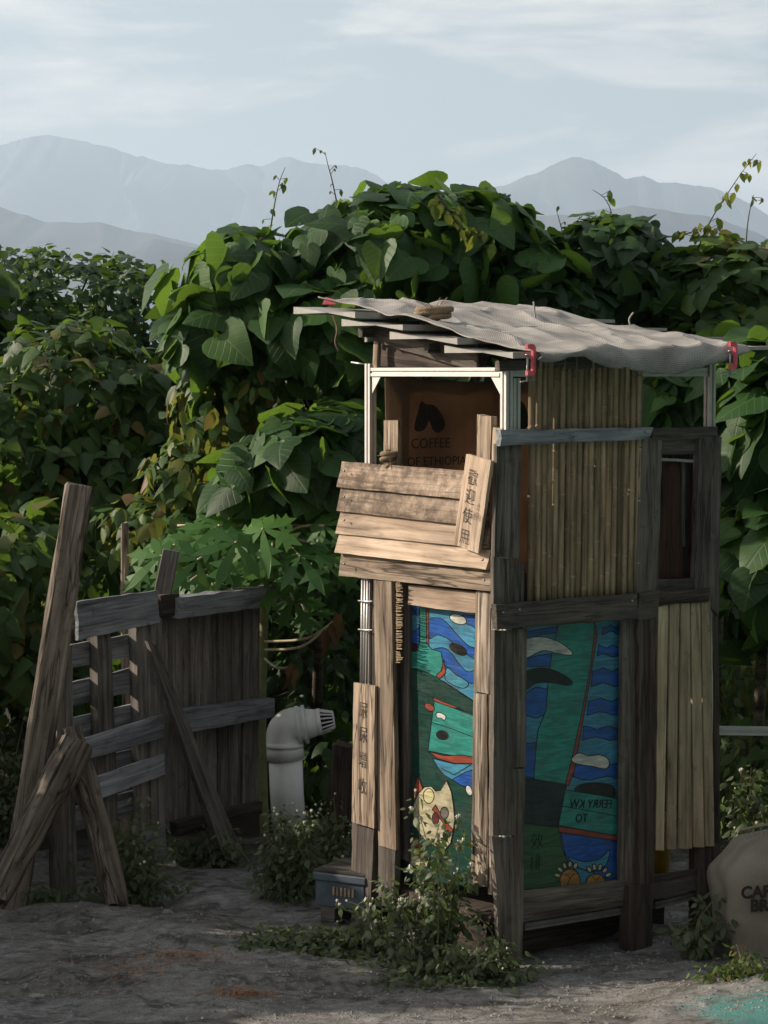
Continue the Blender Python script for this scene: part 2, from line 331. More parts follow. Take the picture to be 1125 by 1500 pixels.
def alu(name, p0, p1, parent, w=.03, ref=None):
    """square aluminium extrusion with a slot along each side"""
    ax = p1-p0; ref = ref or Vector((0, -1, 0)); mw = frame(ax, ref-ax*(ref.dot(ax)/ax.length_squared), p0)
    a, s, d = w/2, w*.14, w*.2; q = [(a, a), (s, a), (s, a-d), (-s, a-d), (-s, a), (-a, a)]; prof = []
    for r in range(4):
        for x, y in q[:-1]:
            for _ in range(r): x, y = -y, x
            prof.append((x, y))
    n = len(prof); L_ = ax.length
    v = [(0, x, y) for x, y in prof]+[(L_, x, y) for x, y in prof]
    f = [(j, (j+1) % n, n+(j+1) % n, n+j) for j in range(n)]+[tuple(range(n-1, -1, -1)), tuple(range(n, 2*n))]
    o = put(name, mesh(name, v, f), M['alu'], parent, mw); WM[o.name] = mw; return o
def text(name, s, size, plane, px, py, off, mat, parent, xdir=None, rot=0, mirror=False, thin=0, sx=1):
    cu = bpy.data.curves.new('t', 'FONT'); cu.body = s; cu.size = size; cu.align_x = 'CENTER'; cu.align_y = 'CENTER'; cu.offset = thin; cu.extrude = .0004; cu.resolution_u = 3
    to = bpy.data.objects.new('t', cu); COL.objects.link(to); bpy.context.view_layer.update()
    me = bpy.data.meshes.new_from_object(to.evaluated_get(bpy.context.evaluated_depsgraph_get())); bpy.data.objects.remove(to)
    me.materials.clear()
    c = plane.hit(px, py, off); x = plane.u.copy(); mw = frame(x, plane.n, c) @ Matrix.Rotation(rot, 4, 'Z') @ Matrix.Diagonal((-sx if mirror else sx, 1, 1, 1))
    return put(name, me, M[mat], parent, mw)
# ------------------------------------------------------------------ ground
def axis(a, b, st, far):
    r = list(np.arange(a, b+1e-6, st)); g = st; x = b
    out = []
    while x < far: g *= 1.35; x += g; out.append(x)
    g = st; x = a; lo = []
    while x > -far: g *= 1.35; x -= g; lo.append(x)
    return lo[::-1]+r+out
gx = axis(-2.4, 2.4, .03, 14000); gy = axis(6.2, 10.4, .03, 16000)
def gz(x, y):
    if abs(x) > 8 or y < 2 or y > 18: return -.02
    p = Vector((x, y, 0)); z = .018*noise.noise(p*1.1)+.016*noise.noise(p*3.1)+.009*noise.noise(p*8)+.006*noise.noise(p*19)
    # flaky rock ledges in the foreground
    z += .03*max(0, min(1, (noise.noise(Vector((x*.9, y*2.6, 4)))+.25*noise.noise(Vector((x*4, y*6, 1)))-.10)*6)) - .014
    if x > .75 and y < 7.6: z += .05*max(0, min(1, (x-.75)*2.2))*max(0, min(1, (7.55-y)*3))
    return z
gv = [(x, y, gz(x, y)) for y in gy for x in gx]; nx = len(gx)
gf = [(j*nx+i, j*nx+i+1, (j+1)*nx+i+1, (j+1)*nx+i) for j in range(len(gy)-1) for i in range(nx-1)]
def groundmat():
    m, nt, b = new_mat('rock_ground'); L = nt.links.new
    tc = N(nt, 'ShaderNodeTexCoord')
    def ns(sc, det=6, ro=.6, mapsc=None, dist=0):
        n = N(nt, 'ShaderNodeTexNoise'); n.inputs['Scale'].default_value = sc; n.inputs['Detail'].default_value = det; n.inputs['Roughness'].default_value = ro; n.inputs['Distortion'].default_value = dist
        if mapsc:
            mp = N(nt, 'ShaderNodeMapping'); mp.inputs['Scale'].default_value = mapsc; L(tc.outputs['Object'], mp.inputs[0]); L(mp.outputs[0], n.inputs['Vector'])
        else: L(tc.outputs['Object'], n.inputs['Vector'])
        return n
    a = ns(19, 12, .8, (.9, 1.2, 1)); ck = ns(3.0, 5, .55, (.9, 1.5, 1), .3); c = ns(2.2, 5, .6, (1, 1.8, 1), .5); d = ns(90, 4, .7); e = ns(4, 10, .75, (.8, 1.7, 1), .3)
    r1 = ramp(nt, [(.30, (.075, .073, .07)), (.43, (.25, .246, .238)), (.55, (.39, .384, .373)), (.70, (.57, .56, .55))]); L(a.outputs[0], r1.inputs[0])
    r2 = ramp(nt, [(.42, (1, 1, 1)), (.62, (.60, .565, .51))]); L(c.outputs[0], r2.inputs[0])
    mm = N(nt, 'ShaderNodeMixRGB', blend_type='MULTIPLY'); mm.inputs[0].default_value = .85; L(r1.outputs[0], mm.inputs[1]); L(r2.outputs[0], mm.inputs[2])
    r3 = ramp(nt, [(.38, (.25, .24, .23)), (.47, (1, 1, 1))]); L(e.outputs[0], r3.inputs[0])
    m2 = N(nt, 'ShaderNodeMixRGB', blend_type='MULTIPLY'); m2.inputs[0].default_value = .6; L(mm.outputs[0], m2.inputs[1]); L(r3.outputs[0], m2.inputs[2])
    rk = ramp(nt, [(.478, (1, 1, 1)), (.494, (.10, .095, .09)), (.503, (.10, .095, .09)), (.525, (1, 1, 1))]); L(ck.outputs[0], rk.inputs[0])
    m2b = N(nt, 'ShaderNodeMixRGB', blend_type='MULTIPLY'); m2b.inputs[0].default_value = .5; L(m2.outputs[0], m2b.inputs[1]); L(rk.outputs[0], m2b.inputs[2]); m2 = m2b
    # dark soil beyond the rock, and the turquoise paint flaking off at the right
    sx = N(nt, 'ShaderNodeSeparateXYZ'); L(tc.outputs['Object'], sx.inputs[0])
    yy = N(nt, 'ShaderNodeMath', operation='MULTIPLY_ADD'); yy.inputs[1].default_value = 1.6; L(c.outputs[0], yy.inputs[0]); L(sx.outputs[1], yy.inputs[2])
    rs = N(nt, 'ShaderNodeMapRange'); rs.inputs[1].default_value = 9.3; rs.inputs[2].default_value = 10.6; L(yy.outputs[0], rs.inputs[0])
    m3 = N(nt, 'ShaderNodeMixRGB'); m3.inputs[2].default_value = (.045, .038, .028, 1); L(rs.outputs[0], m3.inputs[0]); L(m2.outputs[0], m3.inputs[1])
    px_ = N(nt, 'ShaderNodeMapRange'); px_.inputs[1].default_value = .78; px_.inputs[2].default_value = 1.05; L(sx.outputs[0], px_.inputs[0])
    py_ = N(nt, 'ShaderNodeMapRange'); py_.inputs[1].default_value = 7.30; py_.inputs[2].default_value = 7.02; L(sx.outputs[1], py_.inputs[0])
    pm = N(nt, 'ShaderNodeMath', operation='MULTIPLY'); L(px_.outputs[0], pm.inputs[0]); L(py_.outputs[0], pm.inputs[1])
    fl = ns(6, 12, .8, (1, 2.8, 1), 1.0); fr = N(nt, 'ShaderNodeMath', operation='MULTIPLY_ADD'); fr.inputs[1].default_value = .34; L(pm.outputs[0], fr.inputs[0]); L(fl.outputs[0], fr.inputs[2])
    fs = ramp(nt, [(.74, (0, 0, 0)), (.80, (1, 1, 1))]); 
    fh = N(nt, 'ShaderNodeMath', operation='MULTIPLY'); fh.inputs[1].default_value = 1.0; L(fr.outputs[0], fh.inputs[0]); L(fh.outputs[0], fs.inputs[0])
    m4 = N(nt, 'ShaderNodeMixRGB'); m4.inputs[2].default_value = (.12, .33, .31, 1); L(fs.outputs[0], m4.inputs[0]); L(m3.outputs[0], m4.inputs[1])
    L(m4.outputs[0], b.inputs['Base Color']); b.inputs['Roughness'].default_value = .9; b.inputs['Specular IOR Level'].default_value = .2
    s = N(nt, 'ShaderNodeMath', operation='MULTIPLY_ADD'); s.inputs[1].default_value = .35; L(d.outputs[0], s.inputs[0]); L(a.outputs[0], s.inputs[2])
    bp = N(nt, 'ShaderNodeBump'); bp.inputs['Strength'].default_value = 1; bp.inputs['Distance'].default_value = .035; L(s.outputs[0], bp.inputs['Height']); L(bp.outputs[0], b.inputs['Normal'])
    return m
M['ground'] = groundmat()
g = put('ground', mesh('ground', gv, gf, True), M['ground']); g['kind'] = 'structure'
# ------------------------------------------------------------------ mountains
M['hill'] = plain('hill_scrub', (.03, .042, .038), rough=1, var=.4, scale=.012, bump=0)
def ridge(name, pts, D, depth, seed, rough, step=4):
    xs = np.arange(pts[0][0], pts[-1][0]+1, step); ys = np.interp(xs, [p[0] for p in pts], [p[1] for p in pts])
    rows = [(-1, 0), (-.8, .12), (-.6, .28), (-.42, .47), (-.26, .66), (-.12, .85), (0, 1), (.15, .86), (.4, .55), (.7, .25), (1, 0)]
    v = []
    for (t, hgt) in rows:
        for x, y in zip(xs, ys):
            zt = (HOR-y)/F*D; X = (x-W/2)/F*D
            nzv = noise.fractal(Vector((X*.0009*4, t*3+seed, seed)), 1, 2, 6)
            ridge_n = noise.fractal(Vector((X*.006, seed*3, 0)), .7, 2, 5)*rough*D/9000
            z = zt*hgt*(1+(.35*nzv*(1-hgt))) + (ridge_n if t == 0 else ridge_n*hgt)
            v.append((X+depth*.12*nzv*(1 if t else 0), D+t*depth+depth*.15*nzv*(1 if abs(t) not in (0, 1) else 0), CAMZ*0+max(z, 0)-6*(hgt == 0)))
    n = len(xs); f = [(r*n+i, r*n+i+1, (r+1)*n+i+1, (r+1)*n+i) for r in range(len(rows)-1) for i in range(n-1)]
    o = put(name, mesh(name, v, f, True), M['hill']); o['kind'] = 'structure'; return o
ridge('mountain_range', [(-700, 420), (-400, 330), (-150, 260), (0, 216), (40, 206), (75, 200), (125, 208), (180, 225), (240, 240), (310, 250), (385, 244), (415, 232), (470, 241), (525, 247), (570, 272), (640, 300), (720, 330), (900, 400), (1100, 470)], 9200, 1900, 1.3, 14)
ridge('mountain_peak', [(300, 470), (480, 380), (600, 310), (690, 279), (740, 270), (800, 249), (838, 233), (868, 237), (915, 265), (940, 260), (965, 270), (1040, 273), (1075, 289), (1125, 318), (1250, 350), (1500, 400), (1900, 470)], 7600, 1500, 4.7, 14)
ridge('near_hill', [(-800, 380), (-300, 320), (-100, 292), (0, 302), (70, 325), (150, 329), (225, 342), (285, 358), (400, 395), (520, 430), (700, 490)], 5200, 1000, 8.1, 10)
ridge('wooded_hill', [(100, 400), (180, 366), (230, 352), (290, 362), (420, 400), (500, 450)], 4300, 700, 3.9, 14)
ridge('green_hill', [(620, 420), (700, 350), (780, 318), (850, 310), (925, 299), (1000, 312), (1060, 322), (1125, 350), (1300, 390), (1600, 450)], 4600, 900, 2.2, 16)
# ------------------------------------------------------------------ hut
HC = ground(738, 1420); HC.z = 0
A = R(37); uR = Vector((math.cos(A), math.sin(A), 0)); uL = Vector((-math.sin(A), math.cos(A), 0)); nR = -uL; nL = -uR
PR = Plane(HC, uR, nR)                       # right face
PL = Plane(HC, -uL, nL)                      # left face (u runs towards the front corner)
WL, WR = .80, 1.0
PB = Plane(HC+uL*WL, uR, nR)                 # back wall, behind the right face
PE = Plane(HC+uR*WR, -uL, nL)                # far end wall
random.seed(5)
hut = thing('toilet_hut', 'narrow toilet hut of salvaged boards, bamboo and painted panels with lean-to roof', 'hut', HC)
B = lambda nm, q, off, th, mat, pl=PR, **k: board(nm, pl, q, off, th, mat, hut, **k)
# right face
B('post_plank', [(729, 650), (764, 650), (761, 819), (725, 816)], 0, .02, 'grey')
B('post_plank', [(724, 816), (752, 819), (752, 888), (724, 891)], -.002, .02, 'grey')
B('post_plank', [(752, 822), (769, 823), (769, 884), (753, 887)], -.006, .02, 'grey')
bm_ = B('cross_beam', [(734, 630), (958, 626), (951, 643), (734, 653)], .025, .027, 'greyblue', rough=.005)
B('cross_beam', [(957, 628), (1052, 625), (1052, 641), (957, 645)], .004, .03, 'grey')
B('window_header', [(960, 645), (1026, 642), (1026, 664), (962, 667)], -.012, .02, 'brown')
B('post_plank', [(938, 642), (971, 642), (964, 869), (932, 876)], .002, .022, 'grey')
B('post_plank', [(1025, 642), (1058, 640), (1053, 902), (1019, 866)], .006, .03, 'grey')
B('window_rail', [(968, 671), (1023, 674), (1023, 678), (968, 675)], -.02, .012, 'sheet')
B('window_panel', [(966, 676), (1002, 680), (1001, 850), (964, 852)], -.045, .01, 'red')
B('window_panel', [(1003, 680), (1024, 680), (1022, 850), (1002, 850)], -.055, .01, 'darkbrown')
B('window_stile', [(1000, 678), (1005, 678), (1004, 800), (1000, 800)], -.036, .01, 'brown')
B('window_sill', [(963, 850), (1020, 848), (1019, 865), (962, 869)], -.008, .025, 'brown')
B('lower_beam', [(728, 886), (934, 870), (936, 907), (728, 922)], .025, .027, 'grey', rough=.004)
B('beam_end', [(934, 869), (964, 867), (964, 904), (936, 908)], .016, .03, 'brown', rough=.01)
B('lower_beam', [(963, 868), (1040, 861), (1039, 881), (963, 887)], .012, .03, 'darkbrown', rough=.005)
tops = [965, 982, 998, 1013, 1028.5, 1044]; bots = [961, 978, 996, 1017, 1034, 1049]
for i in range(5):
    gap = (2.0, 4.6) if i in (0, 1) else (2.0, 2.6)
    B('slat', [(tops[i]+.5, 885-i*.8), (tops[i+1]-gap[0], 884-i*.8), (bots[i+1]-gap[1]+(1 if i > 2 else 0), 1246-i*1.5), (bots[i]+.5, 1246-i*1.5)], .008-.002*(i % 2), .012, 'slat', rough=.0012)
B('post_plank', [(1043, 866), (1053, 866), (1056, 1245), (1049, 1245)], -.006, .03, 'darkbrown')
B('post_foot', [(1024, 1238), (1056, 1236), (1056, 1398), (1022, 1392)], .0, .05, 'darkbrown', rough=.008)
B('door_stile', [(913, 909), (936, 907), (938, 1296), (909, 1296)], -.006, .02, 'brown')
B('rotten_post', [(936, 906), (963, 888), (959, 1298), (937, 1298)], .012, .05, 'darkbrown', rough=.007)
B('rotten_post', [(920, 1298), (958, 1296), (956, 1410), (922, 1412)], .016, .05, 'darkbrown', rough=.008)
B('post_plank', [(725, 924), (753, 923), (754, 1224), (723, 1225)], 0, .022, 'brown')
B('post_plank', [(753, 922), (773, 921), (771, 1124), (754, 1125)], .003, .02, 'brown')
B('post_plank', [(754, 1126), (770, 1126), (766, 1414), (753, 1417)], -.002, .02, 'brown')
B('post_plank', [(723, 1226), (754, 1226), (753, 1418), (735, 1424)], -.003, .022, 'brown', rough=.006)
B('bottom_board', [(766, 1307), (919, 1289), (920, 1326), (766, 1351)], -.004, .022, 'brown')
B('bottom_board', [(957, 1284), (1026, 1273), (1026, 1303), (957, 1319)], -.008, .022, 'brown')
for a, b in (((766, 1357), (919, 1332)), ((957, 1326), (1026, 1309))):
    fr_ = alu('floor_rail', PR.hit(*a, -.03), PR.hit(*b, -.03), hut, w=.024); fr_.data.materials[0] = M['dullmetal']
# bamboo screen
nb = 19
for i in range(nb):
    s = (i+.5)/nb; x0 = 776+(941-776)*s; x1 = 773+(934-773)*s
    p1 = PR.hit(x0+rnd(-.8, .8), 512-3*s, -.014+rnd(-.003, .003)); p0 = PR.hit(x1+rnd(-.8, .8), 884-11*s, -.014)
    L_ = (p1-p0).length; r = .0130; v, f = [], []; zz = 0; rings = [(0, 1)]; z = rnd(.03, .2)
    while z < L_-.02: rings += [(z-.006, 1), (z-.001, 1.2), (z+.003, .84), (z+.008, 1)]; z += rnd(.16, .27)
    rings.append((L_, 1)); k = 7
    for (t, q) in rings:
        for j in range(k): v.append((t-L_/2, math.cos(j*2*math.pi/k)*r*q, math.sin(j*2*math.pi/k)*r*q))
    for a in range(len(rings)-1):
        for j in range(k): f.append((a*k+j, a*k+(j+1) % k, (a+1)*k+(j+1) % k, (a+1)*k+j))
    f += [tuple(range(k-1, -1, -1)), tuple((len(rings)-1)*k+j for j in range(k))]
    put('bamboo_cane', mesh('bamboo_cane', v, f, True), M['bamboo'], hut, frame(p1-p0, nR, (p0+p1)/2))
# left face
cl = [[(500, 676), (716, 692), (716, 734), (497, 713)], [(499, 711), (716, 735), (716, 772), (497, 748)], [(499, 746), (716, 773), (716, 803), (495, 781)],
      [(497, 778), (718, 806), (716, 834), (494, 809)], [(499, 810), (721, 834), (719, 866), (497, 843)]]
for i, q in enumerate(cl):
    B('clapboard', q, .022+(.004 if i == 3 else 0)-.006*(i == 4), .012, ['tanstain', 'tanstain', 'tan', 'tan', 'tanold'][i], PL, tilt=.016 if i < 4 else .006, rough=.0018)
s1 = B('sign_board', [(682, 665), (718, 675), (699, 811), (663, 797)], .066, .016, 'tan', PL, rough=.0015)
s1['label'] = 'pale sign board with handwritten characters nailed over the clapboards'
B('post_plank', [(698, 607), (718, 610), (716, 700), (697, 690)], .004, .03, 'tanold', PL)
B('post_plank', [(718, 626), (735, 628), (731, 700), (716, 700)], -.002, .03, 'tanold', PL)
B('inner_batten', [(561, 616), (582, 616), (582, 690), (561, 690)], -.004, .02, 'tanold', PL)
B('lintel', [(597, 857), (697, 868), (697, 899), (597, 886)], -.004, .02, 'tan', PL)
B('jamb', [(696, 866), (718, 869), (716, 1017), (693, 1013)], .004, .022, 'streak', PL)
B('jamb', [(692, 1016), (712, 1018), (714, 1300), (689, 1297)], .004, .022, 'streak', PL)
B('jamb_edge', [(717, 868), (725, 870), (719, 1310), (714, 1310)], .0, .03, 'streak', PL, rough=.004)
B('jamb', [(578, 852), (598, 857), (597, 1262), (575, 1255)], -.03, .03, 'brown', PL)
B('upright', [(546, 850), (572, 852), (579, 1245), (553, 1239)], .018, .022, 'tanold', PL)
B('upright', [(553, 1238), (578, 1243), (575, 1330), (554, 1325)], .01, .03, 'brown', PL, rough=.006)
s2 = B('sign_board', [(517, 1000), (548, 1005), (547, 1214), (514, 1204)], .034, .014, 'tanold', PL)
s2['label'] = 'narrow upright sign board with a column of handwritten characters'
B('post_foot', [(515, 1200), (547, 1211), (540, 1372), (513, 1364)], .016, .04, 'brown', PL, rough=.006)
B('post_plank', [(546, 852), (553, 852), (548, 1004), (543, 1004)], -.01, .03, 'darkbrown', PL)
# frayed sacking strip beside the left upright
fv, ff = [], []
for i in range(70):
    y = 853+i*1.7; a = PL.hit(580+rnd(-1, 1), y, .0); b = PL.hit(589+rnd(-3, 2), y+rnd(-2, 3), .012+rnd(0, .01)); tube_data([a-HC, (a+b)/2-HC+nL*.006, b-HC], .0016, 3, fv, ff)
put('sacking_fringe', mesh('sacking_fringe', fv, ff), M['rope'], hut, Matrix.Translation(HC))
# aluminium frame
def post(pl, px, y0, y1, off): return alu('frame_post', pl.hit(px, y1, off), pl.hit(px, y0, off), hut, ref=nR)
zt = 2.0
def colm(s, t, z0, z1): q = HC+uR*s+uL*t; return alu('frame_post', Vector((q.x, q.y, z0)), Vector((q.x, q.y, z1)), hut, ref=nR)
colm(.024, .024, .05, zt+.035); colm(.024, WL-.02, .05, zt+.03); colm(WR-.03, .024, .05, zt+.03); colm(WR-.03, WL-.02, .05, zt+.1)
colm(.062, .03, 1.72, zt-.02)
def rail(a, b): return alu('frame_rail', a, b, hut)
q = lambda s, t, z: HC+uR*s+uL*t+Vector((0, 0, z))
rail(q(.024, .045, zt-.0), q(.024, WL-.04, zt-.0)); rail(q(.045, .03, zt), q(WR-.05, .03, zt)); rail(q(WR-.03, .045, zt), q(WR-.03, WL-.04, zt)); rail(q(.045, WL-.02, zt+.0), q(WR-.05, WL-.02, zt))
for t, sg in ((.045, 1), (WL-.042, -1)):   # corner gussets under the top rail
    a = q(.015, t, zt-.016); v = [a, a+uL*sg*.05, a-Vector((0, 0, .06))]; v2 = [p+uR*.004 for p in v]
    put('corner_bracket', mesh('corner_bracket', [p-HC for p in v+v2], [(0, 1, 2), (5, 4, 3), (0, 3, 4, 1), (1, 4, 5, 2), (2, 5, 3, 0)]), M['alu'], hut, Matrix.Translation(HC))
tube('frame_pin', [q(.02, WL-.02, zt+.025), q(-.01, WL+.05, zt+.035)], .004, 'steel', hut)
for k, dx in enumerate((-.012, .0, .012)):
    a = PL.hit(531+k*4, 846, -.002); b = PL.hit(529+k*4, 1000, -.002); tube('conduit', [a, b], .0045, 'alu', hut)
for y in (880, 922, 846): 
    tube('cable_tie', smooth_path([PL.hit(525, y, .004), PL.hit(535, y+1, .012), PL.hit(546, y+1, .004)]), .0035, 'steel', hut, 5)
# under the roof: gable boards, rafters and an end post
B('gable_board', [(537, 470), (702, 503), (699, 545), (546, 500)], -.03, .016, 'brown', PL)
B('gable_board', [(550, 500), (700, 535), (742, 548), (552, 536)], -.06, .012, 'darkbrown', PL)
B('gable_post', [(546, 500), (552, 501), (551, 540), (545, 539)], -.015, .02, 'tanold', PL)
B('gable_post', [(536, 470), (540, 471), (537, 501), (533, 500)], -.012, .012, 'sheet', PL)
B('gable_post', [(697, 503), (701, 503), (700, 545), (697, 545)], -.015, .02, 'brown', PL)
B('eave_board', [(742, 524), (790, 522), (790, 536), (742, 538)], -.02, .015, 'darkbrown')
B('eave_board', [(940, 522), (1032, 515), (1032, 540), (940, 543)], -.06, .015, 'darkbrown')
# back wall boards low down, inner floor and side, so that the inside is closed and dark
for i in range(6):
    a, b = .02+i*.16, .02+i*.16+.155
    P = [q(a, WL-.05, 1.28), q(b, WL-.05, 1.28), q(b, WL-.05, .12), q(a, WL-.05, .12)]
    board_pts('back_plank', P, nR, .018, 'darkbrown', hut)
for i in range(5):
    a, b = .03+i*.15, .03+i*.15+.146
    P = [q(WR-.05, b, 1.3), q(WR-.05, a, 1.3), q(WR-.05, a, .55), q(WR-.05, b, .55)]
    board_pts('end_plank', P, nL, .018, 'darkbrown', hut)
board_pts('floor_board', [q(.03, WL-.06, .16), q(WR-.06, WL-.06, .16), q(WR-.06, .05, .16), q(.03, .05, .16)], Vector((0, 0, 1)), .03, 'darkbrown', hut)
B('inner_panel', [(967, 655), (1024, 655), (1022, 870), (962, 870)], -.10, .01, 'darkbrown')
board_pts('underfloor_shade_board', [q(.06, .16, .15), q(WR-.1, .16, .15), q(WR-.1, .16, -.02), q(.06, .16, -.02)], nR, .02, 'darkbrown', hut)  # dark boards added so the open gap under the floor stays black
board_pts('underfloor_shade_board', [q(.10, WL-.1, .15), q(.10, .14, .15), q(.10, .14, -.02), q(.10, WL-.1, -.02)], nL, .02, 'darkbrown', hut)
# painted panels -------------------------------------------------
def smooth2(P, n=4):
    o = []; k = len(P)
    for i in range(k):
        a, b, c, d = [np.array(P[(i+j) % k], float) for j in (-1, 0, 1, 2)]
        for s in range(n):
            t = s/n; o.append(tuple(.5*((2*b)+(c-a)*t+(2*a-5*b+4*c-d)*t*t+(3*b-a-3*c+d)*t**3)))
    return o
def ell(cx, cy, rx, ry, rot=0, n=14):
    c, s = math.cos(R(rot)), math.sin(R(rot)); return [(cx+rx*math.cos(2*math.pi*i/n)*c-ry*math.sin(2*math.pi*i/n)*s, cy+rx*math.cos(2*math.pi*i/n)*s+ry*math.sin(2*math.pi*i/n)*c) for i in range(n)]
def picture(name, pl, off, quad, shapes, lines, clip):
    th = .006
    pan = board_pts('painted_panel', [pl.hit(x, y, off-.001) for x, y in quad], pl.n, th, 'dark', hut, rough=0, nl=4)
    v, f, cols = [], [], []
    cx = lambda x: min(max(x, clip[0]), clip[2]); cy = lambda y: min(max(y, clip[1]), clip[3])
    c0 = pl.hit(*quad[0], off)
    mw = frame(pl.u, pl.n, c0); inv = mw.inverted()
    def poly(P, col, z):
        k = len(v)
        for x, y in P: v.append(inv @ pl.hit(x, y, off+z))
        f.append(tuple(range(k, k+len(P)))); cols.append(col)
    poly(quad, shapes[0], .0035)
    z = .004
    def ribbon(P, w, closed, z):
        m_ = len(P)
        for i in range(m_ if closed else m_-1):
            a, b = np.array(P[i]), np.array(P[(i+1) % m_]); d = b-a; l = np.hypot(*d)
            if l < .05: continue
            nn = np.array((-d[1], d[0]))/l*w/2; e = d/l*w*.3
            poly([tuple(a-nn-e), tuple(b-nn+e), tuple(b+nn+e), tuple(a+nn-e)], (.008, .009, .01), z)
    for P, col, sm in shapes[1:]:
        P = smooth2(P) if sm else P
        P = [(cx(x), cy(y)) for x, y in P]; poly(P, col, z); z += .00003; ribbon(P, 1.3, True, z); z += .00003
    for P in lines: ribbon([(cx(x), cy(y)) for x, y in P], 1.1, False, z)
    me = mesh(name, v, f); ca = me.color_attributes.new('Col', 'FLOAT_COLOR', 'CORNER'); arr = []
    for p, c in zip(me.polygons, cols): arr += [*c, 1.0]*p.loop_total
    ca.data.foreach_set('color', arr)
    bm = bmesh.new(); bm.from_mesh(me)
    for fc in bm.faces:
        fc.normal_update()
        if fc.normal.z < 0: fc.normal_flip()
    bm.to_mesh(me); bm.free()
    return put(name, me, M['paint'], pan, mw)
TEAL, BLUE, LBL, DGR, RED, CREAM, BLK, WHT = (.035, .26, .215), (.02, .10, .38), (.06, .24, .37), (.012, .055, .043), (.30, .065, .04), (.50, .45, .30), (.012, .012, .012), (.62, .62, .56)
ORA = (.40, .2, .05); GRN = (.035, .10, .04)
picture('painted_picture', PL, -.05, [(590, 880), (700, 893), (698, 1300), (588, 1284)], [DGR,
    ([(594, 880), (614, 884), (614, 945), (608, 952), (594, 950)], BLUE, 0),
    ([(596, 905), (614, 900), (614, 918), (604, 925), (596, 922)], LBL, 1),
    ([(615, 884), (700, 892), (700, 1030), (650, 998), (615, 990)], LBL, 0),
    ([(628, 908), (645, 906), (657, 915), (670, 930), (685, 945), (699, 952), (699, 966), (680, 956), (668, 946), (655, 935), (640, 930), (628, 935)], BLUE, 1),
    ([(634, 952), (650, 949), (662, 958), (672, 972), (685, 984), (699, 982), (699, 1001), (680, 998), (668, 990), (655, 978), (648, 970), (645, 957)], BLUE, 1),
    ([(678, 900), (699, 903), (699, 922), (690, 916), (684, 914)], BLUE, 0),
    ([(655, 978), (668, 988), (686, 1000), (680, 1008), (665, 1004), (652, 994)], (.07, .27, .36), 1),
    ([(615, 884), (625, 886), (626, 943), (632, 951), (646, 955), (649, 973), (645, 985), (640, 994), (594, 980), (594, 953), (612, 950), (615, 940)], TEAL, 0),
    ([(624, 886), (628, 887), (628, 945), (625, 943)], RED, 0), (ell(671, 907, 13, 7, 20), WHT, 0), (ell(671, 951, 14, 7, 28), BLK, 0), (ell(604, 948, 9, 6, 15), (.06, .02, .025), 0),
    ([(650, 966), (653, 985), (646, 993), (639, 995), (640, 988), (647, 982)], RED, 0),
    ([(594, 977), (615, 981), (640, 992), (665, 1010), (700, 1031), (700, 1048), (650, 1030), (620, 1015), (594, 1004)], DGR, 0),
    ([(634, 1021), (650, 1028), (675, 1038), (655, 1036), (636, 1029)], RED, 0),
    ([(636, 1027), (700, 1050), (700, 1110), (665, 1107), (627, 1100)], TEAL, 0), (ell(629, 1036, 8, 5, 30), RED, 0),
    ([(639, 1045), (645, 1044), (653, 1049), (651, 1055), (646, 1052), (640, 1051)], WHT, 1), (ell(648, 1077, 9, 6.5, 15), BLK, 0),
    ([(628, 1101), (650, 1107), (675, 1106), (700, 1110), (700, 1119), (665, 1118), (640, 1111)], RED, 0),
    ([(634, 1111), (665, 1119), (700, 1119), (700, 1160), (675, 1150), (650, 1135), (640, 1122)], LBL, 0), ([(662, 1142), (680, 1132), (700, 1125), (700, 1158), (675, 1150)], BLUE, 0), (ell(687, 1158, 4.5, 8, -20), WHT, 0),
    ([(604, 1162), (612, 1136), (619, 1154), (617, 1168), (607, 1172)], RED, 0),
    ([(606, 1178), (612, 1163), (622, 1153), (632, 1152), (638, 1159), (645, 1158), (654, 1143), (661, 1160), (664, 1180), (666, 1200), (664, 1215), (660, 1235), (650, 1247), (638, 1240), (622, 1230), (610, 1215), (605, 1195)], CREAM, 0),
    (ell(628, 1166, 8, 11), (.6, .56, .3), 0), ([(633, 1186), (638, 1179), (650, 1200), (664, 1216), (654, 1229), (650, 1207), (640, 1193)], RED, 0), (ell(651, 1191, 6, 9), (.16, .15, .13), 0), (ell(638, 1199, 5, 9), (.12, .03, .03), 0),
    ([(596, 1246), (606, 1238), (628, 1264), (614, 1272), (600, 1264)], CREAM, 1), ([(606, 1228), (612, 1226), (622, 1256), (614, 1262)], RED, 0)],
    [[(632, 1058), (660, 1067), (692, 1079)], [(646, 1125), (665, 1135), (690, 1120)], [(597, 895), (603, 890), (612, 902)]], (592, 880, 699, 1299))
waves = []
for (y0, h, xl) in ((918, 9, 884), (947, 13, 877), (981, 22, 868), (1025, 20, 862), (1066, 16, 855), (1118, 22, 842)):
    up = [(xl+(914-xl)*t/6, y0+3*math.sin(t*1.9+y0)) for t in range(7)]; dn = [(xl-2+(916-xl)*t/6, y0+h+3*math.sin(t*1.4+y0*2)) for t in range(6, -1, -1)]
    waves.append((up+dn, BLUE, 0))
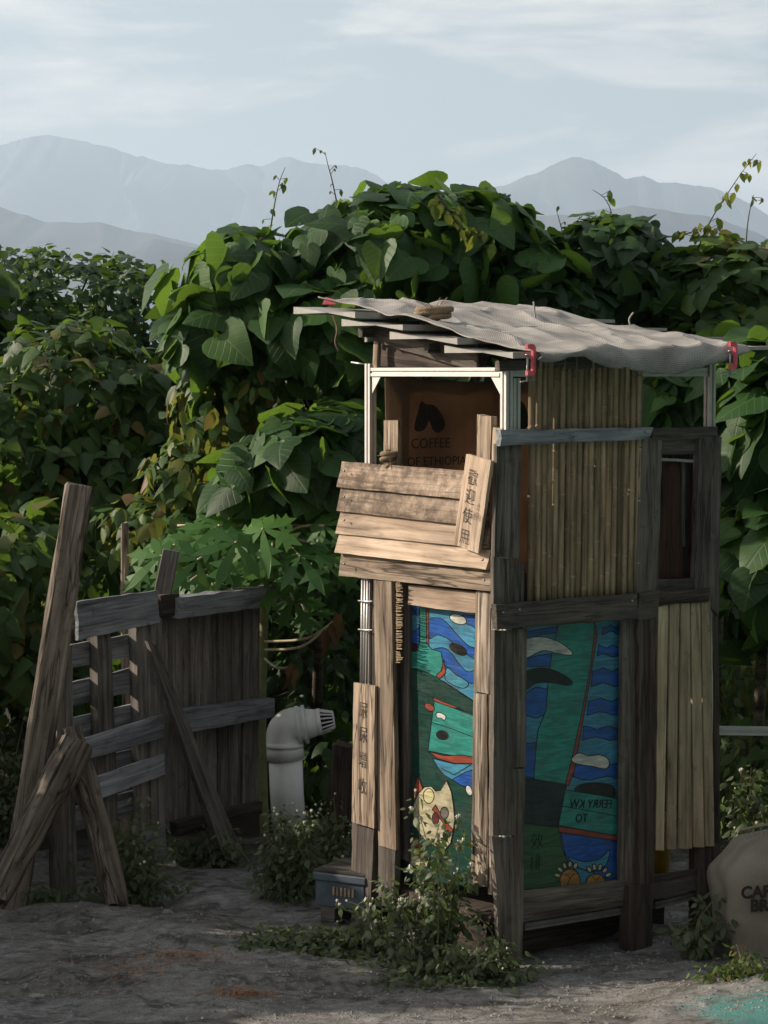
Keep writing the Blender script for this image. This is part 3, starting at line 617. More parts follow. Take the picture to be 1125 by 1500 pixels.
picture('painted_picture', PR, -.04, [(766, 914), (918, 904), (913, 1294), (764, 1310)], [LBL,
    ([(766, 927), (795, 921), (818, 918), (816, 926), (790, 930), (766, 940)], BLUE, 0), *waves,
    ([(766, 966), (790, 960), (812, 957), (811, 976), (766, 976)], BLUE, 0), ([(766, 1018), (785, 1006), (803, 1010), (800, 1046), (785, 1052), (766, 1046)], BLUE, 0), ([(766, 1090), (785, 1088), (784, 1140), (766, 1136)], BLUE, 0),
    ([(818, 914), (868, 911), (873, 918), (866, 980), (852, 1050), (838, 1110), (830, 1149), (782, 1141), (785, 1100), (788, 1070), (800, 1040), (803, 1000), (808, 960), (813, 940)], TEAL, 0),
    ([(871, 912), (875, 930), (866, 985), (853, 1060), (841, 1130), (833, 1151), (828, 1149), (838, 1110), (852, 1045), (865, 975), (871, 925)], RED, 0),
    ([(768, 938), (795, 933), (820, 941), (838, 955), (835, 960), (815, 957), (795, 953), (768, 964)], WHT, 1), ([(766, 988), (785, 979), (806, 980), (825, 988), (838, 998), (833, 1004), (805, 1000), (785, 1001), (766, 1012)], BLK, 1),
    ([(837, 1112), (848, 1103), (862, 1107), (880, 1106), (892, 1114), (888, 1126), (865, 1122), (845, 1119)], WHT, 1),
    ([(764, 1138), (830, 1150), (820, 1212), (764, 1206)], (.015, .022, .024), 0),
    ([(764, 1206), (820, 1212), (822, 1240), (832, 1264), (842, 1300), (764, 1312)], GRN, 0),
    ([(822, 1219), (912, 1232), (912, 1280), (890, 1292), (860, 1272), (832, 1264), (825, 1240)], BLUE, 0), ([(832, 1256), (855, 1262), (878, 1258), (893, 1245), (888, 1266), (872, 1276), (850, 1272)], LBL, 1),
    ([(842, 1156), (855, 1148), (880, 1147), (898, 1152), (899, 1168), (870, 1169), (850, 1164)], BLK, 1),
    ([(828, 1157), (914, 1171), (913, 1226), (818, 1209)], TEAL, 0), ([(818, 1210), (913, 1226), (913, 1233), (819, 1219)], RED, 0),
    *[(ell(835+19*math.cos(R(a)), 1288+22*math.sin(R(a)), 3, 5, a+90, 8), CREAM, 0) for a in (195, 220, 245, 270, 295)], (ell(835, 1290, 15, 17), ORA, 0),
    *[(ell(874+19*math.cos(R(a)), 1290+20*math.sin(R(a)), 3, 5, a+90, 8), CREAM, 0) for a in (235, 260, 285, 310, 335)], (ell(873, 1294, 15, 14), ORA, 0)],
    [[(824, 1181), (860, 1187), (912, 1197)], [(828, 1280), (835, 1286), (842, 1280)], [(835, 1286), (831, 1296), (838, 1298)], [(868, 1284), (874, 1290), (878, 1284)]], (765, 905, 917, 1309))
tp = dict(mat='ink', parent=hut)
text('lettering', 'FERRY KW', .042, PR, 866, 1178, -.0325, rot=R(-7), mirror=True, **tp)
text('lettering', 'TO', .04, PR, 852, 1199, -.0325, rot=R(-7), mirror=True, **tp)
text('lettering', '效', .06, PR, 787, 1233, -.0325, thin=-.0012, **tp); text('lettering', '排', .06, PR, 785, 1265, -.0325, thin=-.0012, **tp)
# handwriting on the two sign boards
def sgn(s, px, py, size, off, rot, sx=.9): text('handwriting', s, size, PL, px, py, off, 'ink', hut, rot=rot, thin=-.0008, sx=sx)
for s, x, y in (('歡', 692, 701), ('迎', 688, 729), ('使', 684, 757), ('用', 680, 787)): sgn(s, x, y, .058, .0685, R(-9))
sgn('土', 700, 743, .028, .0685, R(-9)); sgn('(廁)', 698, 757, .03, .0685, R(-9))
for s, x, y in (('尿', 532, 1042), ('尿', 532, 1078), ('增', 531, 1115), ('收', 530, 1153)): sgn(s, x, y, .064, .0365, R(-2), .8)
# nails
for (pl, off, pts) in ((PR, .028, [(745, 640), (945, 633), (736, 897), (760, 893), (925, 880)]), (PL, .05, [(505, 690), (505, 728), (505, 762), (708, 820), (505, 826), (710, 850)])):
    for x, y in pts:
        a = pl.hit(x, y, off-.004); tube('nail', [a, a+pl.n*.006], .004, 'steel', hut, 6)
# roof sheets: four overlapping strips, each a little lower towards the front
def roofp(s, t, dz=0):
    """s along the right face, t from the front eave (-.1) to the back (1.06)"""
    k = (t+.1)/1.16; z = (2.052+.030*s)*(1-k)+(2.236-.015*s)*k
    p = HC+uR*s+uL*t; return Vector((p.x, p.y, z+dz))
ed = [(-.11, .25, .04), (.16, .53, .02), (.44, .80, .01), (.70, 1.08, 0)]
for i, (t0, t1, s0) in enumerate(ed):
    P = [roofp(s0-.10, t1, i*.005-.016), roofp(1.2-.03*i, t1, i*.005-.016), roofp(1.22-.03*i, t0, i*.005-.004), roofp(s0-.10, t0, i*.005-.004)]
    board_pts('roof_sheet', P, Vector((0, 0, 1)), .0035, 'sheet', hut, rough=.003)
for t in (.02, .4, .78):
    a, b = roofp(-.02, t, -.05), roofp(1.1, t, -.05); beam('roof_batten', a, b, .035, .03, 'brown', hut)
# ------------------------------------------------------------------ burlap on the roof
def cloth(name, fn, nu, nv, mat, parent=None, uvs=(1, 1), th=.003):
    v = [fn(i/nu, j/nv) for j in range(nv+1) for i in range(nu+1)]
    c = sum((Vector(p) for p in v), Vector())/len(v); v = [Vector(p)-c for p in v]
    f = [(j*(nu+1)+i, j*(nu+1)+i+1, (j+1)*(nu+1)+i+1, (j+1)*(nu+1)+i) for j in range(nv) for i in range(nu)]
    me = mesh(name, v, f, True); uv = me.uv_layers.new(name='UVMap')
    for p in me.polygons:
        for li, vi in zip(p.loop_indices, p.vertices): uv.data[li].uv = ((vi % (nu+1))/nu*uvs[0], (vi//(nu+1))/nv*uvs[1])
    o = put(name, me, M[mat], parent, Matrix.Translation(c)); WM[o.name] = Matrix.Translation(c)
    md = o.modifiers.new('thickness', 'SOLIDIFY'); md.thickness = th; md.offset = 0
    return o
def roofcloth(a, b):
    # a along the right face, b from the back to over the front eave
    s = .0+a*.97+.02*math.sin(b*9); t = 1.07-b*1.345
    if t < -.10:
        pass
    s += .10*(1-b)*(.5-a)*0
    lift = .010+.010*noise.noise(Vector((a*4, b*3.2, 2)))+.012*max(0, noise.noise(Vector((a*2.4+b*3, b*5-a*2, 7))))+.004*noise.noise(Vector((a*18, b*18, 1)))
    lift += .012*(1-abs(noise.noise(Vector((a*5+b*2, b*4, 5)))))**6+.007*noise.noise(Vector((a*11, b*9, 4)))
    lift += .007*abs(math.sin(b*11+a*2.5+2*noise.noise(Vector((a*3, b*3, 9)))))
    p = roofp(s+.02*noise.noise(Vector((b*6, a*2, 3))), max(t, -.135), lift+.016*min(1, max(0, t*1.2)))
    if b > .893:
        k = (b-.893)/.107; sag = .032+.05*max(0, math.sin((a-.22)*3.9))+.003*math.sin(a*23)
        p += Vector((0, 0, -sag*k*1.1))+nR*(.022*math.sin(k*2.4)+.002*math.sin(a*31)*k)
    return p
bc = cloth('burlap_cover', roofcloth, 120, 110, 'burlap', None, (1.1, 1.2), .004)
tag(bc, 'rumpled grey burlap sheet draped over the hut roof and drooping at the eave', 'burlap sheet')
def knot(name, label, c, r, mat, sc=(1, 1, 1), turns=4, cat='rope'):
    root = thing(name, label, cat, c); v, f = [], []
    pts = [Vector((math.cos(t*turns*6.28)*r*(.55+.4*math.sin(t*9))*sc[0], math.sin(t*turns*6.28)*r*.7*sc[1], r*(.9*math.sin(t*7.3)+.3*math.cos(t*17))*sc[2])) for t in np.linspace(0, 1, 60)]
    tube_data(pts, r*.27, 6, v, f); put('rope_coil', mesh('rope_coil', v, f, True), M[mat], root, Matrix.Translation(c))
    v, f = [], []
    for i in range(16): 
        d = Vector((rnd(-1, 1), rnd(-1, .3), rnd(-.6, 1))).normalized(); tube_data([d*r*.5, d*r*1.1, d*r*rnd(1.3, 1.9)+Vector((0, 0, -r*.2))], r*.03, 3, v, f)
    put('frayed_end', mesh('frayed_end', v, f), M[mat], root, Matrix.Translation(c)); return root
knot('rope_knot', 'bunched brown cloth knot lying on the burlap roof cover', at(637, 459, 8.0), .045, 'rope', (1.5, 1, .45))
knot('rope_knot', 'knotted rope coil on top of the clapboards beside the small batten', PL.hit(571, 672, .004), .034, 'rope', (.9, .8, .9))
for (px, py, h, lab) in ((782, 462, .06, 'pale plastic tie sticking up through the burlap at mid roof'), (921, 472, .045, 'thin pale string end poking up from the burlap fold')):
    a = at(px+2, py+4, 8.3); tag(tube('cable_tie', smooth_path([a, a+Vector((-.003, 0, h*.5)), a+Vector((-.006 if px < 800 else .012, 0, h))]), .0035, 'sheet', None, 5), lab, 'tie')
# ------------------------------------------------------------------ clamps
def clamp(label, c, h, w, group=None):
    root = thing('clamp', label, 'clamp', c)
    d = uR*.3+nR*.95; d.normalize(); z = Vector((0, 0, 1)); x = uR
    P = [c+z*0-x*w, c-z*.0+x*0, c+x*.004-z*h*.2, c+x*.004-z*h*.8, c-z*h, c-z*h-x*w]
    v, f = [], []
    prof = [(-.008, -.005), (.008, -.005), (.008, .005), (-.008, .005)]
    pts = smooth_path(P, 3); k = 0
    for i, p in enumerate(pts):
        t = (pts[min(i+1, len(pts)-1)]-pts[max(i-1, 0)]).normalized(); b = d; nn = t.cross(b).normalized()
        for a, e in prof: v.append(p+nn*a+b*e-c)
    for i in range(len(pts)-1):
        for j in range(4): f.append((i*4+j, i*4+(j+1) % 4, (i+1)*4+(j+1) % 4, (i+1)*4+j))
    f += [(3, 2, 1, 0), tuple((len(pts)-1)*4+j for j in range(4))]
    put('frame', mesh('frame', v, f), M['clamp'], root, Matrix.Translation(c))
    tube('screw', [c-z*h*1.35-x*w*.85, c-z*h*.3-x*w*.85], .004, 'steel', root, 6)
    a = c-z*h*1.3-x*w*.85; tube('handle', [a-x*.03-z*.004, a+x*.03+z*.004], .003, 'steel', root, 6)
    tube('pad', [c-z*h*.33-x*w*.85, c-z*h*.28-x*w*.85], .009, 'steel', root, 8)
    return root
clamp('pink-red clamp gripping the roof edge beside the bamboo screen', PR.hit(780, 508, .13), .085, .025)
clamp('pink-red clamp holding the burlap at the roof end away from the bamboo', PR.hit(1076, 504, .17), .08, .025)
c = at(484, 446, 8.5); rc = thing('spring_clip', 'faded red spring clip on the overhanging back corner of the roof', 'clip', c)
put('jaw', mesh('jaw', [(-.03, 0, 0), (.02, -.015, 0), (.02, .015, 0), (-.02, 0, .028), (.012, -.012, .02), (.012, .012, .02)], [(0, 1, 2), (3, 5, 4), (0, 3, 4, 1), (1, 4, 5, 2), (2, 5, 3, 0)]), M['clamp'], rc, Matrix.Translation(c))
tube('cord', smooth_path([c, c+Vector((.01, 0, -.04)), c+Vector((.025, 0, -.09)), c+Vector((.018, -.005, -.14)), c+Vector((.03, 0, -.17))]), .004, 'rope', rc, 5)
# ------------------------------------------------------------------ coffee sack hanging inside
def sackwall(a, b):
    s = .02+a*.80; z = 1.99-b*.74-.025*math.sin(a*3.1)*(1-b); p = HC+uR*s+uL*(WL-.11)
    return Vector((p.x, p.y, z))+nR*(.012*math.sin(a*19+b*2)+.012*noise.noise(Vector((a*4, b*3, 1))))
cs_ = cloth('coffee_sack', sackwall, 40, 30, 'burlap_tan', None, (.85, .75), .003)
tag(cs_, 'brown printed coffee sack hung inside the hut behind the open frame', 'sack')
PK = Plane(HC+uL*(WL-.11), uR, nR)
def onsack(nm, s, size, px, py, **k):
    return text(nm, s, size, PK, px, py, .028, 'sackink', cs_, **k)
onsack('print', 'COFFEE', .052, 631, 650); onsack('print', 'OF ETHIOPIA', .046, 640, 676)
emb = [(607, 628), (612, 604), (617, 588), (624, 592), (636, 594), (645, 604), (652, 618), (650, 628), (642, 634), (634, 629), (629, 616), (624, 626), (616, 632)]
def flat(nm, pl, off, P, mat, par):
    c = pl.hit(*P[0], off); mw = frame(pl.u, pl.n, c); inv = mw.inverted(); P2 = smooth2(P, 3); v = [inv @ pl.hit(x, y, off) for x, y in P2]; k = len(v)
    v += [p-Vector((0, 0, .0006)) for p in v]; f = [tuple(range(k)), tuple(range(2*k-1, k-1, -1))]+[(i, k+i, k+(i+1) % k, (i+1) % k) for i in range(k)]
    return put(nm, mesh(nm, v, f), M[mat], par, mw)
flat('emblem', PK, .028, emb, 'sackink', cs_); flat('emblem', PK, .028, [(748, 620), (752, 596), (760, 586), (770, 596), (774, 622), (762, 630)], 'sackink', cs_)
# ------------------------------------------------------------------ fence on the left
G0 = Vector((-1.22, 8.62, 0)); uG = Vector((.6, .8, 0)); nG = Vector((.8, -.6, 0)); PG = Plane(G0, uG, nG)
random.seed(11)
pal = thing('pallet', 'grey wooden pallet standing upright beside the tall leaning post', 'pallet', G0+uG*.1)
Bp = lambda nm, q, off, th, mat, **k: board(nm, PG, q, off, th, mat, pal, **k)
Bp('deck_board', [(114, 881), (232, 865), (234, 912), (116, 938)], .045, .02, 'greyblue', rough=.003)
Bp('deck_board', [(122, 1083), (240, 1047), (242, 1080), (127, 1113)], .045, .02, 'greyblue')
Bp('deck_board', [(136, 1141), (242, 1104), (242, 1135), (141, 1173)], .045, .02, 'greyblue')
Bp('deck_board', [(205, 1222), (243, 1208), (244, 1250), (212, 1262)], .045, .02, 'greyblue')
Bp('stringer', [(85, 948), (106, 944), (114, 1306), (84, 1322)], .024, .045, 'fencewood')
Bp('stringer', [(143, 926), (163, 922), (176, 1240), (148, 1250)], .024, .045, 'fencewood')
Bp('stringer', [(200, 912), (238, 906), (243, 1252), (210, 1262)], .024, .045, 'fencewood')
for (a, b, c, d) in ((945, 930, 962, 979), (1001, 976, 1011, 1036), (1053, 1030, 1062, 1087), (1120, 1095, 1130, 1157), (1185, 1155, 1190, 1220), (892, 875, 905, 925)):
    Bp('back_board', [(103, a), (236, b-8), (236, c-8), (103, d)], -.023, .018, 'greyblue')
pan = thing('plank_panel', 'close-boarded panel of upright grey planks with a thick top rail', 'fence panel', PG.hit(310, 1215))
pan.location.z = 0
xs = [236, 258, 281, 304, 322, 341, 358, 381]
for i in range(7):
    B_ = board('plank', PG, [(xs[i]-.9, 893-i*3), (xs[i+1]+.4, 891-i*3), (xs[i+1]-1.3, 1212-i*4+rnd(-6, 6)), (xs[i]-1, 1214-i*4)], -.02-.011*(i % 2)+rnd(-.001, .001), .02, 'fencewood', pan)
def thick(nm, quad, off, depth, mat, par, plane=PG): return board(nm, plane, quad, off, depth, mat, par, rough=.005)
thick('top_rail', [(264, 876), (407, 858), (407, 887), (265, 906)], .055, .085, 'greyblue', pan)
thick('rail', [(270, 1041), (404, 1023), (403, 1050), (273, 1074)], .045, .06, 'greyblue', pan)
thick('block', [(237, 872), (264, 870), (264, 900), (238, 905)], .028, .05, 'darkbrown', pan)
thick('bottom_rail', [(262, 1205), (385, 1175), (384, 1192), (264, 1226)], .03, .045, 'darkbrown', pan)
def pt(px, py, Y): return at(px, py, Y)
gnd = lambda px, py: ground(px, py)
o = beam('leaning_post', pt(18, 1345, 8.42), pt(116, 712, 8.62), .105, .09, 'driftwood', None, roll=.2, jit=.008, seg=30); tag(o, 'tall weathered timber post leaning against the pallet end', 'post')
o = beam('log', pt(-6, 1318, 8.12), pt(112, 1086, 8.4), .115, .10, 'log', None, jit=.02, seg=34, sides=14, taper=1.0); tag(o, 'rough thick log propped across the foot of the tall post', 'log')
o = beam('log', pt(172, 1327, 8.33), pt(104, 1066, 8.47), .07, .06, 'log', None, roll=.4, jit=.014, seg=26, taper=.95); tag(o, 'split timber leg leaning under the log to form a prop', 'timber')
o = board_pts('brace_plank', [pt(217, 940, 8.86), pt(230, 946, 8.88), ground(358, 1254), ground(332, 1264)], Vector((.5, -.8, .2)).normalized(), .03, 'fencewood', None); tag(o, 'narrow diagonal brace plank propping up the fence panel', 'plank')
o = beam('offcut', pt(236, 880, 9.1), pt(251, 806, 9.12), .07, .03, 'fencewood', None, jit=.004); tag(o, 'short tilted board end standing up between pallet and plank panel', 'board')
o = beam('stake', ground(186, 1225), pt(183, 768, 9.75), .05, .045, 'tanold', None, jit=.008, seg=24, sides=8, taper=.7); tag(o, 'thin splintered pale stake standing behind the pallet', 'stake')
# ------------------------------------------------------------------ vent pipe
pc = ground(424, 1212); Yp = pc.y; sc = F/Yp
pipe = thing('vent_pipe', 'white plastic vent pipe with elbow and slotted cap beside the hut', 'pipe', pc)
def pp(px, py): return at(px, py, Yp)
tube('riser', [Vector((pp(424, 1200).x, Yp, -.02)), pp(420, 1160), pp(418, 1106)], 25/sc, 'pvc', pipe, 24)
tube('socket', [pp(418, 1112), pp(416, 1086)], [28/sc, 28/sc], 'pvc', pipe, 24)
tube('elbow', smooth_path([pp(416, 1090), pp(417, 1074), pp(425, 1064), pp(446, 1061)], 5), 26.5/sc, 'pvc', pipe, 24)
ax0, ax1 = pp(428, 1064), pp(489, 1054); dx = (ax1-ax0).normalized()
for a, b, r in ((.12, .20, 29), (.27, .34, 29)): tube('collar', [ax0+(ax1-ax0)*a, ax0+(ax1-ax0)*b], r/sc, 'pvc', pipe, 24)
tube('collar', [pp(416, 1094), pp(416, 1088)], 29.5/sc, 'pvc', pipe, 24)
tube('outlet', [ax0+(ax1-ax0)*.2, ax0+(ax1-ax0)*.62], [25/sc, 19/sc], 'pvc', pipe, 24)
tube('cap_ring', [ax0+(ax1-ax0)*.6, ax0+(ax1-ax0)*.70], 20/sc, 'pvc', pipe, 24)
tube('cap_slot_shade', [ax0+(ax1-ax0)*.68, ax0+(ax1-ax0)*.97], [15/sc, 10/sc], 'dark', pipe, 16)  # near-black core stands for the shade inside the slots
nn = dx.orthogonal().normalized(); bb = dx.cross(nn)
for i in range(16):
    a = 2*math.pi*i/16; d = nn*math.cos(a)+bb*math.sin(a); tube('cap_rib', [ax0+(ax1-ax0)*.69+d*18/sc, ax0+(ax1-ax0)*1.0+d*12/sc], .0045, 'pvc', pipe, 4)
tube('cap_end', [ax0+(ax1-ax0)*.985, ax0+(ax1-ax0)*1.01], 12.5/sc, 'pvc', pipe, 16)
# crate, dark slab, rail, sacks, yellow tub
c = ground(492, 1349); cr_ = thing('crate', 'blue-grey plastic crate on the ground behind the hut leg', 'crate', c)
def boxm(x0, x1, y0, y1, z0, z1): return [(x, y, z) for z in (z0, z1) for x, y in ((x0, y0), (x1, y0), (x1, y1), (x0, y1))], [(3, 2, 1, 0), (4, 5, 6, 7), (0, 1, 5, 4), (1, 2, 6, 5), (2, 3, 7, 6), (3, 0, 4, 7)]
def bxo(nm, b, mat, par, rz=0, bev=.004, mw=None):
    v, f = boxm(*b); me = mesh(nm, v, f); o = put(nm, me, M[mat], par, (mw or Matrix.Translation(worldloc(par))) @ Matrix.Rotation(rz, 4, 'Z'))
    md = o.modifiers.new('bevel', 'BEVEL'); md.width = bev; md.segments = 2; return o
rz = R(-28)
bxo('body', (-.075, .13, -.02, .2, .055, .165), 'crate', cr_, rz); bxo('rim', (-.083, .138, -.028, .208, .15, .178), 'crate', cr_, rz); bxo('lid', (-.078, .132, -.02, .2, .178, .19), 'grey', cr_, rz)
bxo('skid', (-.06, .0, -.01, .19, -.02, .056), 'brown', cr_, rz); bxo('skid', (.07, .12, -.01, .19, -.02, .056), 'brown', cr_, rz)
for k in range(6): bxo('grip_rib', (.0+k*.016, .008+k*.016, -.026, -.018, .10, .13), 'slat', cr_, rz, .001)
o = board_pts('stump_slab', [pt(488, 1090, 9.2), pt(520, 1094, 9.25), pt(522, 1235, 9.25), pt(472, 1240, 9.2)], Vector((-.2, -.98, 0)).normalized(), .1, 'darkbrown', None, rough=.01); tag(o, 'dark rotten slab of wood standing between the pipe and the hut', 'wood slab')
hr = thing('handrail', 'white metal rail running level behind the burlap sack', 'rail', Vector((pt(1240, 1074, 9.5).x, 9.5, 0)))
ra, rb = pt(1046, 1070, 9.4), pt(1420, 1074, 9.6); alu('top_bar', ra, rb, hr, w=.034)
for k in (.45, .97):
    p = ra.lerp(rb, k); alu('rail_post', Vector((p.x, p.y+.036, -.03)), Vector((p.x, p.y+.036, p.z+.014)), hr, w=.034)
def sack(label, c, w, d, h, seed, textit):
    root = thing('burlap_sack', label, 'sack', c, None); v, f = [], []; nu, nv = 36, 22
    def S(a, b):
        th = a*2*math.pi; e = 5.0; ct, st = math.cos(th), math.sin(th); rr = (abs(ct)**e+abs(st)**e)**(-1/e)
        k = (1-.10*(1-b)**3)*(1 if b < .7 else max(.03, 1-.25*((b-.7)/.2) if b < .9 else .75*(1-(b-.9)/.1)))
        bul = 1+.05*math.sin(b*3.1)-.03*(b > .66)*math.sin((b-.66)*9)+.07*noise.noise(Vector((ct*2, st*2, b*3+seed)))+.05*noise.noise(Vector((ct*5, st*5, b*6+seed)))
        zz = h*(b if b < .72 else .72+(b-.72)*1.0)+.035*noise.noise(Vector((ct*2.2, st*2.2, seed+b*2)))*(b > .1)
        return Vector((ct*rr*w/2*k*bul, st*rr*d/2*k*bul, zz-.01))
    v = [S(i/nu, j/nv) for j in range(nv+1) for i in range(nu)]
    f = [(j*nu+i, j*nu+(i+1) % nu, (j+1)*nu+(i+1) % nu, (j+1)*nu+i) for j in range(nv) for i in range(nu)]+[tuple(nv*nu+i for i in range(nu))]
    me = mesh('bag', v, f, True); uv = me.uv_layers.new(name='UVMap')
    for p in me.polygons:
        for li, vi in zip(p.loop_indices, p.vertices): uv.data[li].uv = ((vi % nu)/nu*1.4 if abs((vi % nu)) else 0, (vi//nu)/nv*.5)
    rz = Matrix.Translation(c) @ Matrix.Rotation(R(14), 4, 'Z'); put('bag', me, M['sack'], root, rz)
    tube('seam', smooth_path([c+Vector((-w*.34, -.02, h*.97)), c+Vector((-w*.1, -.03, h*1.03)), c+Vector((w*.2, -.02, h*1.0)), c+Vector((w*.4, 0, h*.93))]), .006, 'sack', root, 5)
    if textit:
        nrm = Matrix.Rotation(R(14), 3, 'Z') @ Vector((0, -1, 0)); pl = Plane(c+nrm*(d/2*1.11), Vector((-nrm.y, nrm.x, 0)), nrm)
        text('print', 'CAFÉ DO', .058, pl, 1134, 1306, .004, 'sackink', root, thin=.0022); text('print', 'BRASIL', .058, pl, 1134, 1326, .004, 'sackink', root, thin=.0022)
    return root
sack('full beige burlap sack with black lettering standing beside the hut', Vector((ground(1166, 1398).x, ground(1166, 1398).y+.14, 0)), .52, .26, .42, 1, True)
o = thing('tub', 'yellow plastic tub inside the hut under the pale slats', 'tub', q(.86, .22, .17))
v, f = [], []
for (r, z) in ((.0, 0), (.085, 0), (.10, .2), (.107, .2), (.107, .215), (.098, .215), (.083, .01)):
    for j in range(20): v.append((r*math.cos(j*.31416), r*math.sin(j*.31416), z))
for a in range(6):
    for j in range(20): f.append((a*20+j, a*20+(j+1) % 20, (a+1)*20+(j+1) % 20, (a+1)*20+j))
put('tub_body', mesh('tub_body', v, f, True), M['yellow'], o, Matrix.Translation(o.location)); tube('handle', smooth_path([o.location+uR*.1+Vector((0, 0, .2)), o.location+nR*.11+Vector((0, 0, .17)), o.location-uR*.1+Vector((0, 0, .2))]), .004, 'steel', o, 5)
# ------------------------------------------------------------------ leaves
def leaf_mesh(name, rows, cols, fold, droop, petiole=.35, mat=None, wob=0):
    v, f, uv = [], [], []; nc = len(cols)
    for c, ox, oy in rows:
        for t in cols:
            x = ox*t; a = abs(t); y = c+(oy-c)*a; z = -fold*x*x*1.5-droop*max(0, y)**2+wob*math.sin(y*9+t*3)*a
            v.append((x, y, z)); uv.append((x, y))
    for r in range(len(rows)-1):
        for c in range(nc-1): f.append((r*nc+c, r*nc+c+1, (r+1)*nc+c+1, (r+1)*nc+c))
    if petiole:
        k = len(v); v += [(.012, 0, 0), (-.012, 0, 0), (0, -petiole*.9, -petiole*.5)]; uv += [(0, 0)]*3; f.append((k, k+1, k+2))
    me = mesh(name, v, f, True); l = me.uv_layers.new(name='UVMap')
    for p in me.polygons:
        for li, vi in zip(p.loop_indices, p.vertices): l.data[li].uv = uv[vi]
    if mat: me.materials.append(M[mat])
    return me
HEART = [(0, .10, -.10), (.04, .27, -.15), (.10, .43, -.10), (.22, .52, .06), (.37, .52, .25), (.53, .42, .48), (.73, .25, .73), (1, .01, 1.0)]
OVATE = [(0, .03, 0), (.2, .24, .2), (.5, .28, .48), (.8, .14, .8), (1, .01, 1)]
TRI = [(0, .12, -.03), (.2, .36, .08), (.5, .30, .45), (.8, .12, .8), (1, .01, 1)]
C5, C3 = (-1, -.5, 0, .5, 1), (-1, 0, 1)
def leafset(kind, mat):
    if kind == 'heart': return [leaf_mesh('heart_leaf', HEART, C5, fo, dr, .5, mat, wo) for fo, dr, wo in ((.25, .12, .02), (.05, .22, .035), (.42, .08, .02), (-.22, .28, .03), (.15, .4, .05))]
    if kind == 'ovate': return [leaf_mesh('ovate_leaf', OVATE, C3, fo, dr, .2, mat) for fo, dr in ((.5, .2), (.2, .4), (.9, .1))]
    if kind == 'tri': return [leaf_mesh('pointed_leaf', TRI, C3, fo, dr, .3, mat) for fo, dr in ((.4, .2), (.2, .5), (.8, .1))]
def joined(name, meshes, mats, mat, tints):
    """many leaves in one mesh: leaves[i] = (variant, 4x4)"""
    vs, fs, uvs, tn, k = [], [], [], [], 0
    cache = {}
    for me in meshes:
        co = np.empty(len(me.vertices)*3); me.vertices.foreach_get('co', co); co = co.reshape(-1, 3)
        ul = np.empty(len(me.loops)*2); me.uv_layers[0].data.foreach_get('uv', ul)
        cache[me.name] = (co, [list(p.vertices) for p in me.polygons], ul.reshape(-1, 2))
    allv, loops, starts, totals, alluv = [], [], [], [], []; ls = 0
    for (me, mw), t in zip(mats, tints):
        co, fc, ul = cache[me.name]; A_ = np.array(mw); allv.append(co @ A_[:3, :3].T+A_[:3, 3]); alluv.append(ul)
        for p in fc: starts.append(ls); totals.append(len(p)); loops.extend([i+k for i in p]); ls += len(p)
        tn.append(np.full(len(co), t)); k += len(co)
    V = np.concatenate(allv); me = bpy.data.meshes.new(name); me.vertices.add(len(V)); me.vertices.foreach_set('co', V.astype(np.float32).ravel())
    me.loops.add(len(loops)); me.loops.foreach_set('vertex_index', np.array(loops, np.int32)); me.polygons.add(len(starts))
    me.polygons.foreach_set('loop_start', np.array(starts, np.int32)); me.polygons.foreach_set('loop_total', np.array(totals, np.int32))
    me.polygons.foreach_set('use_smooth', np.ones(len(starts), bool)); u = me.uv_layers.new(name='UVMap'); u.data.foreach_set('uv', np.concatenate(alluv).astype(np.float32).ravel())
    a = me.attributes.new('tint', 'FLOAT', 'POINT'); a.data.foreach_set('value', np.concatenate(tn).astype(np.float32)); me.update(calc_edges=True); me.materials.append(M[mat])
    return me
SUNH = Vector((SDIR.x, SDIR.y, 0)).normalized()
def orient(p, nrm, tipdir, s):
    y = tipdir-nrm*tipdir.dot(nrm)
    if y.length < 1e-3: y = nrm.orthogonal()
    y.normalize(); x = y.cross(nrm).normalized()
    return Matrix(((x.x*s, y.x*s, nrm.x*s, p.x), (x.y*s, y.y*s, nrm.y*s, p.y), (x.z*s, y.z*s, nrm.z*s, p.z), (0, 0, 0, 1)))
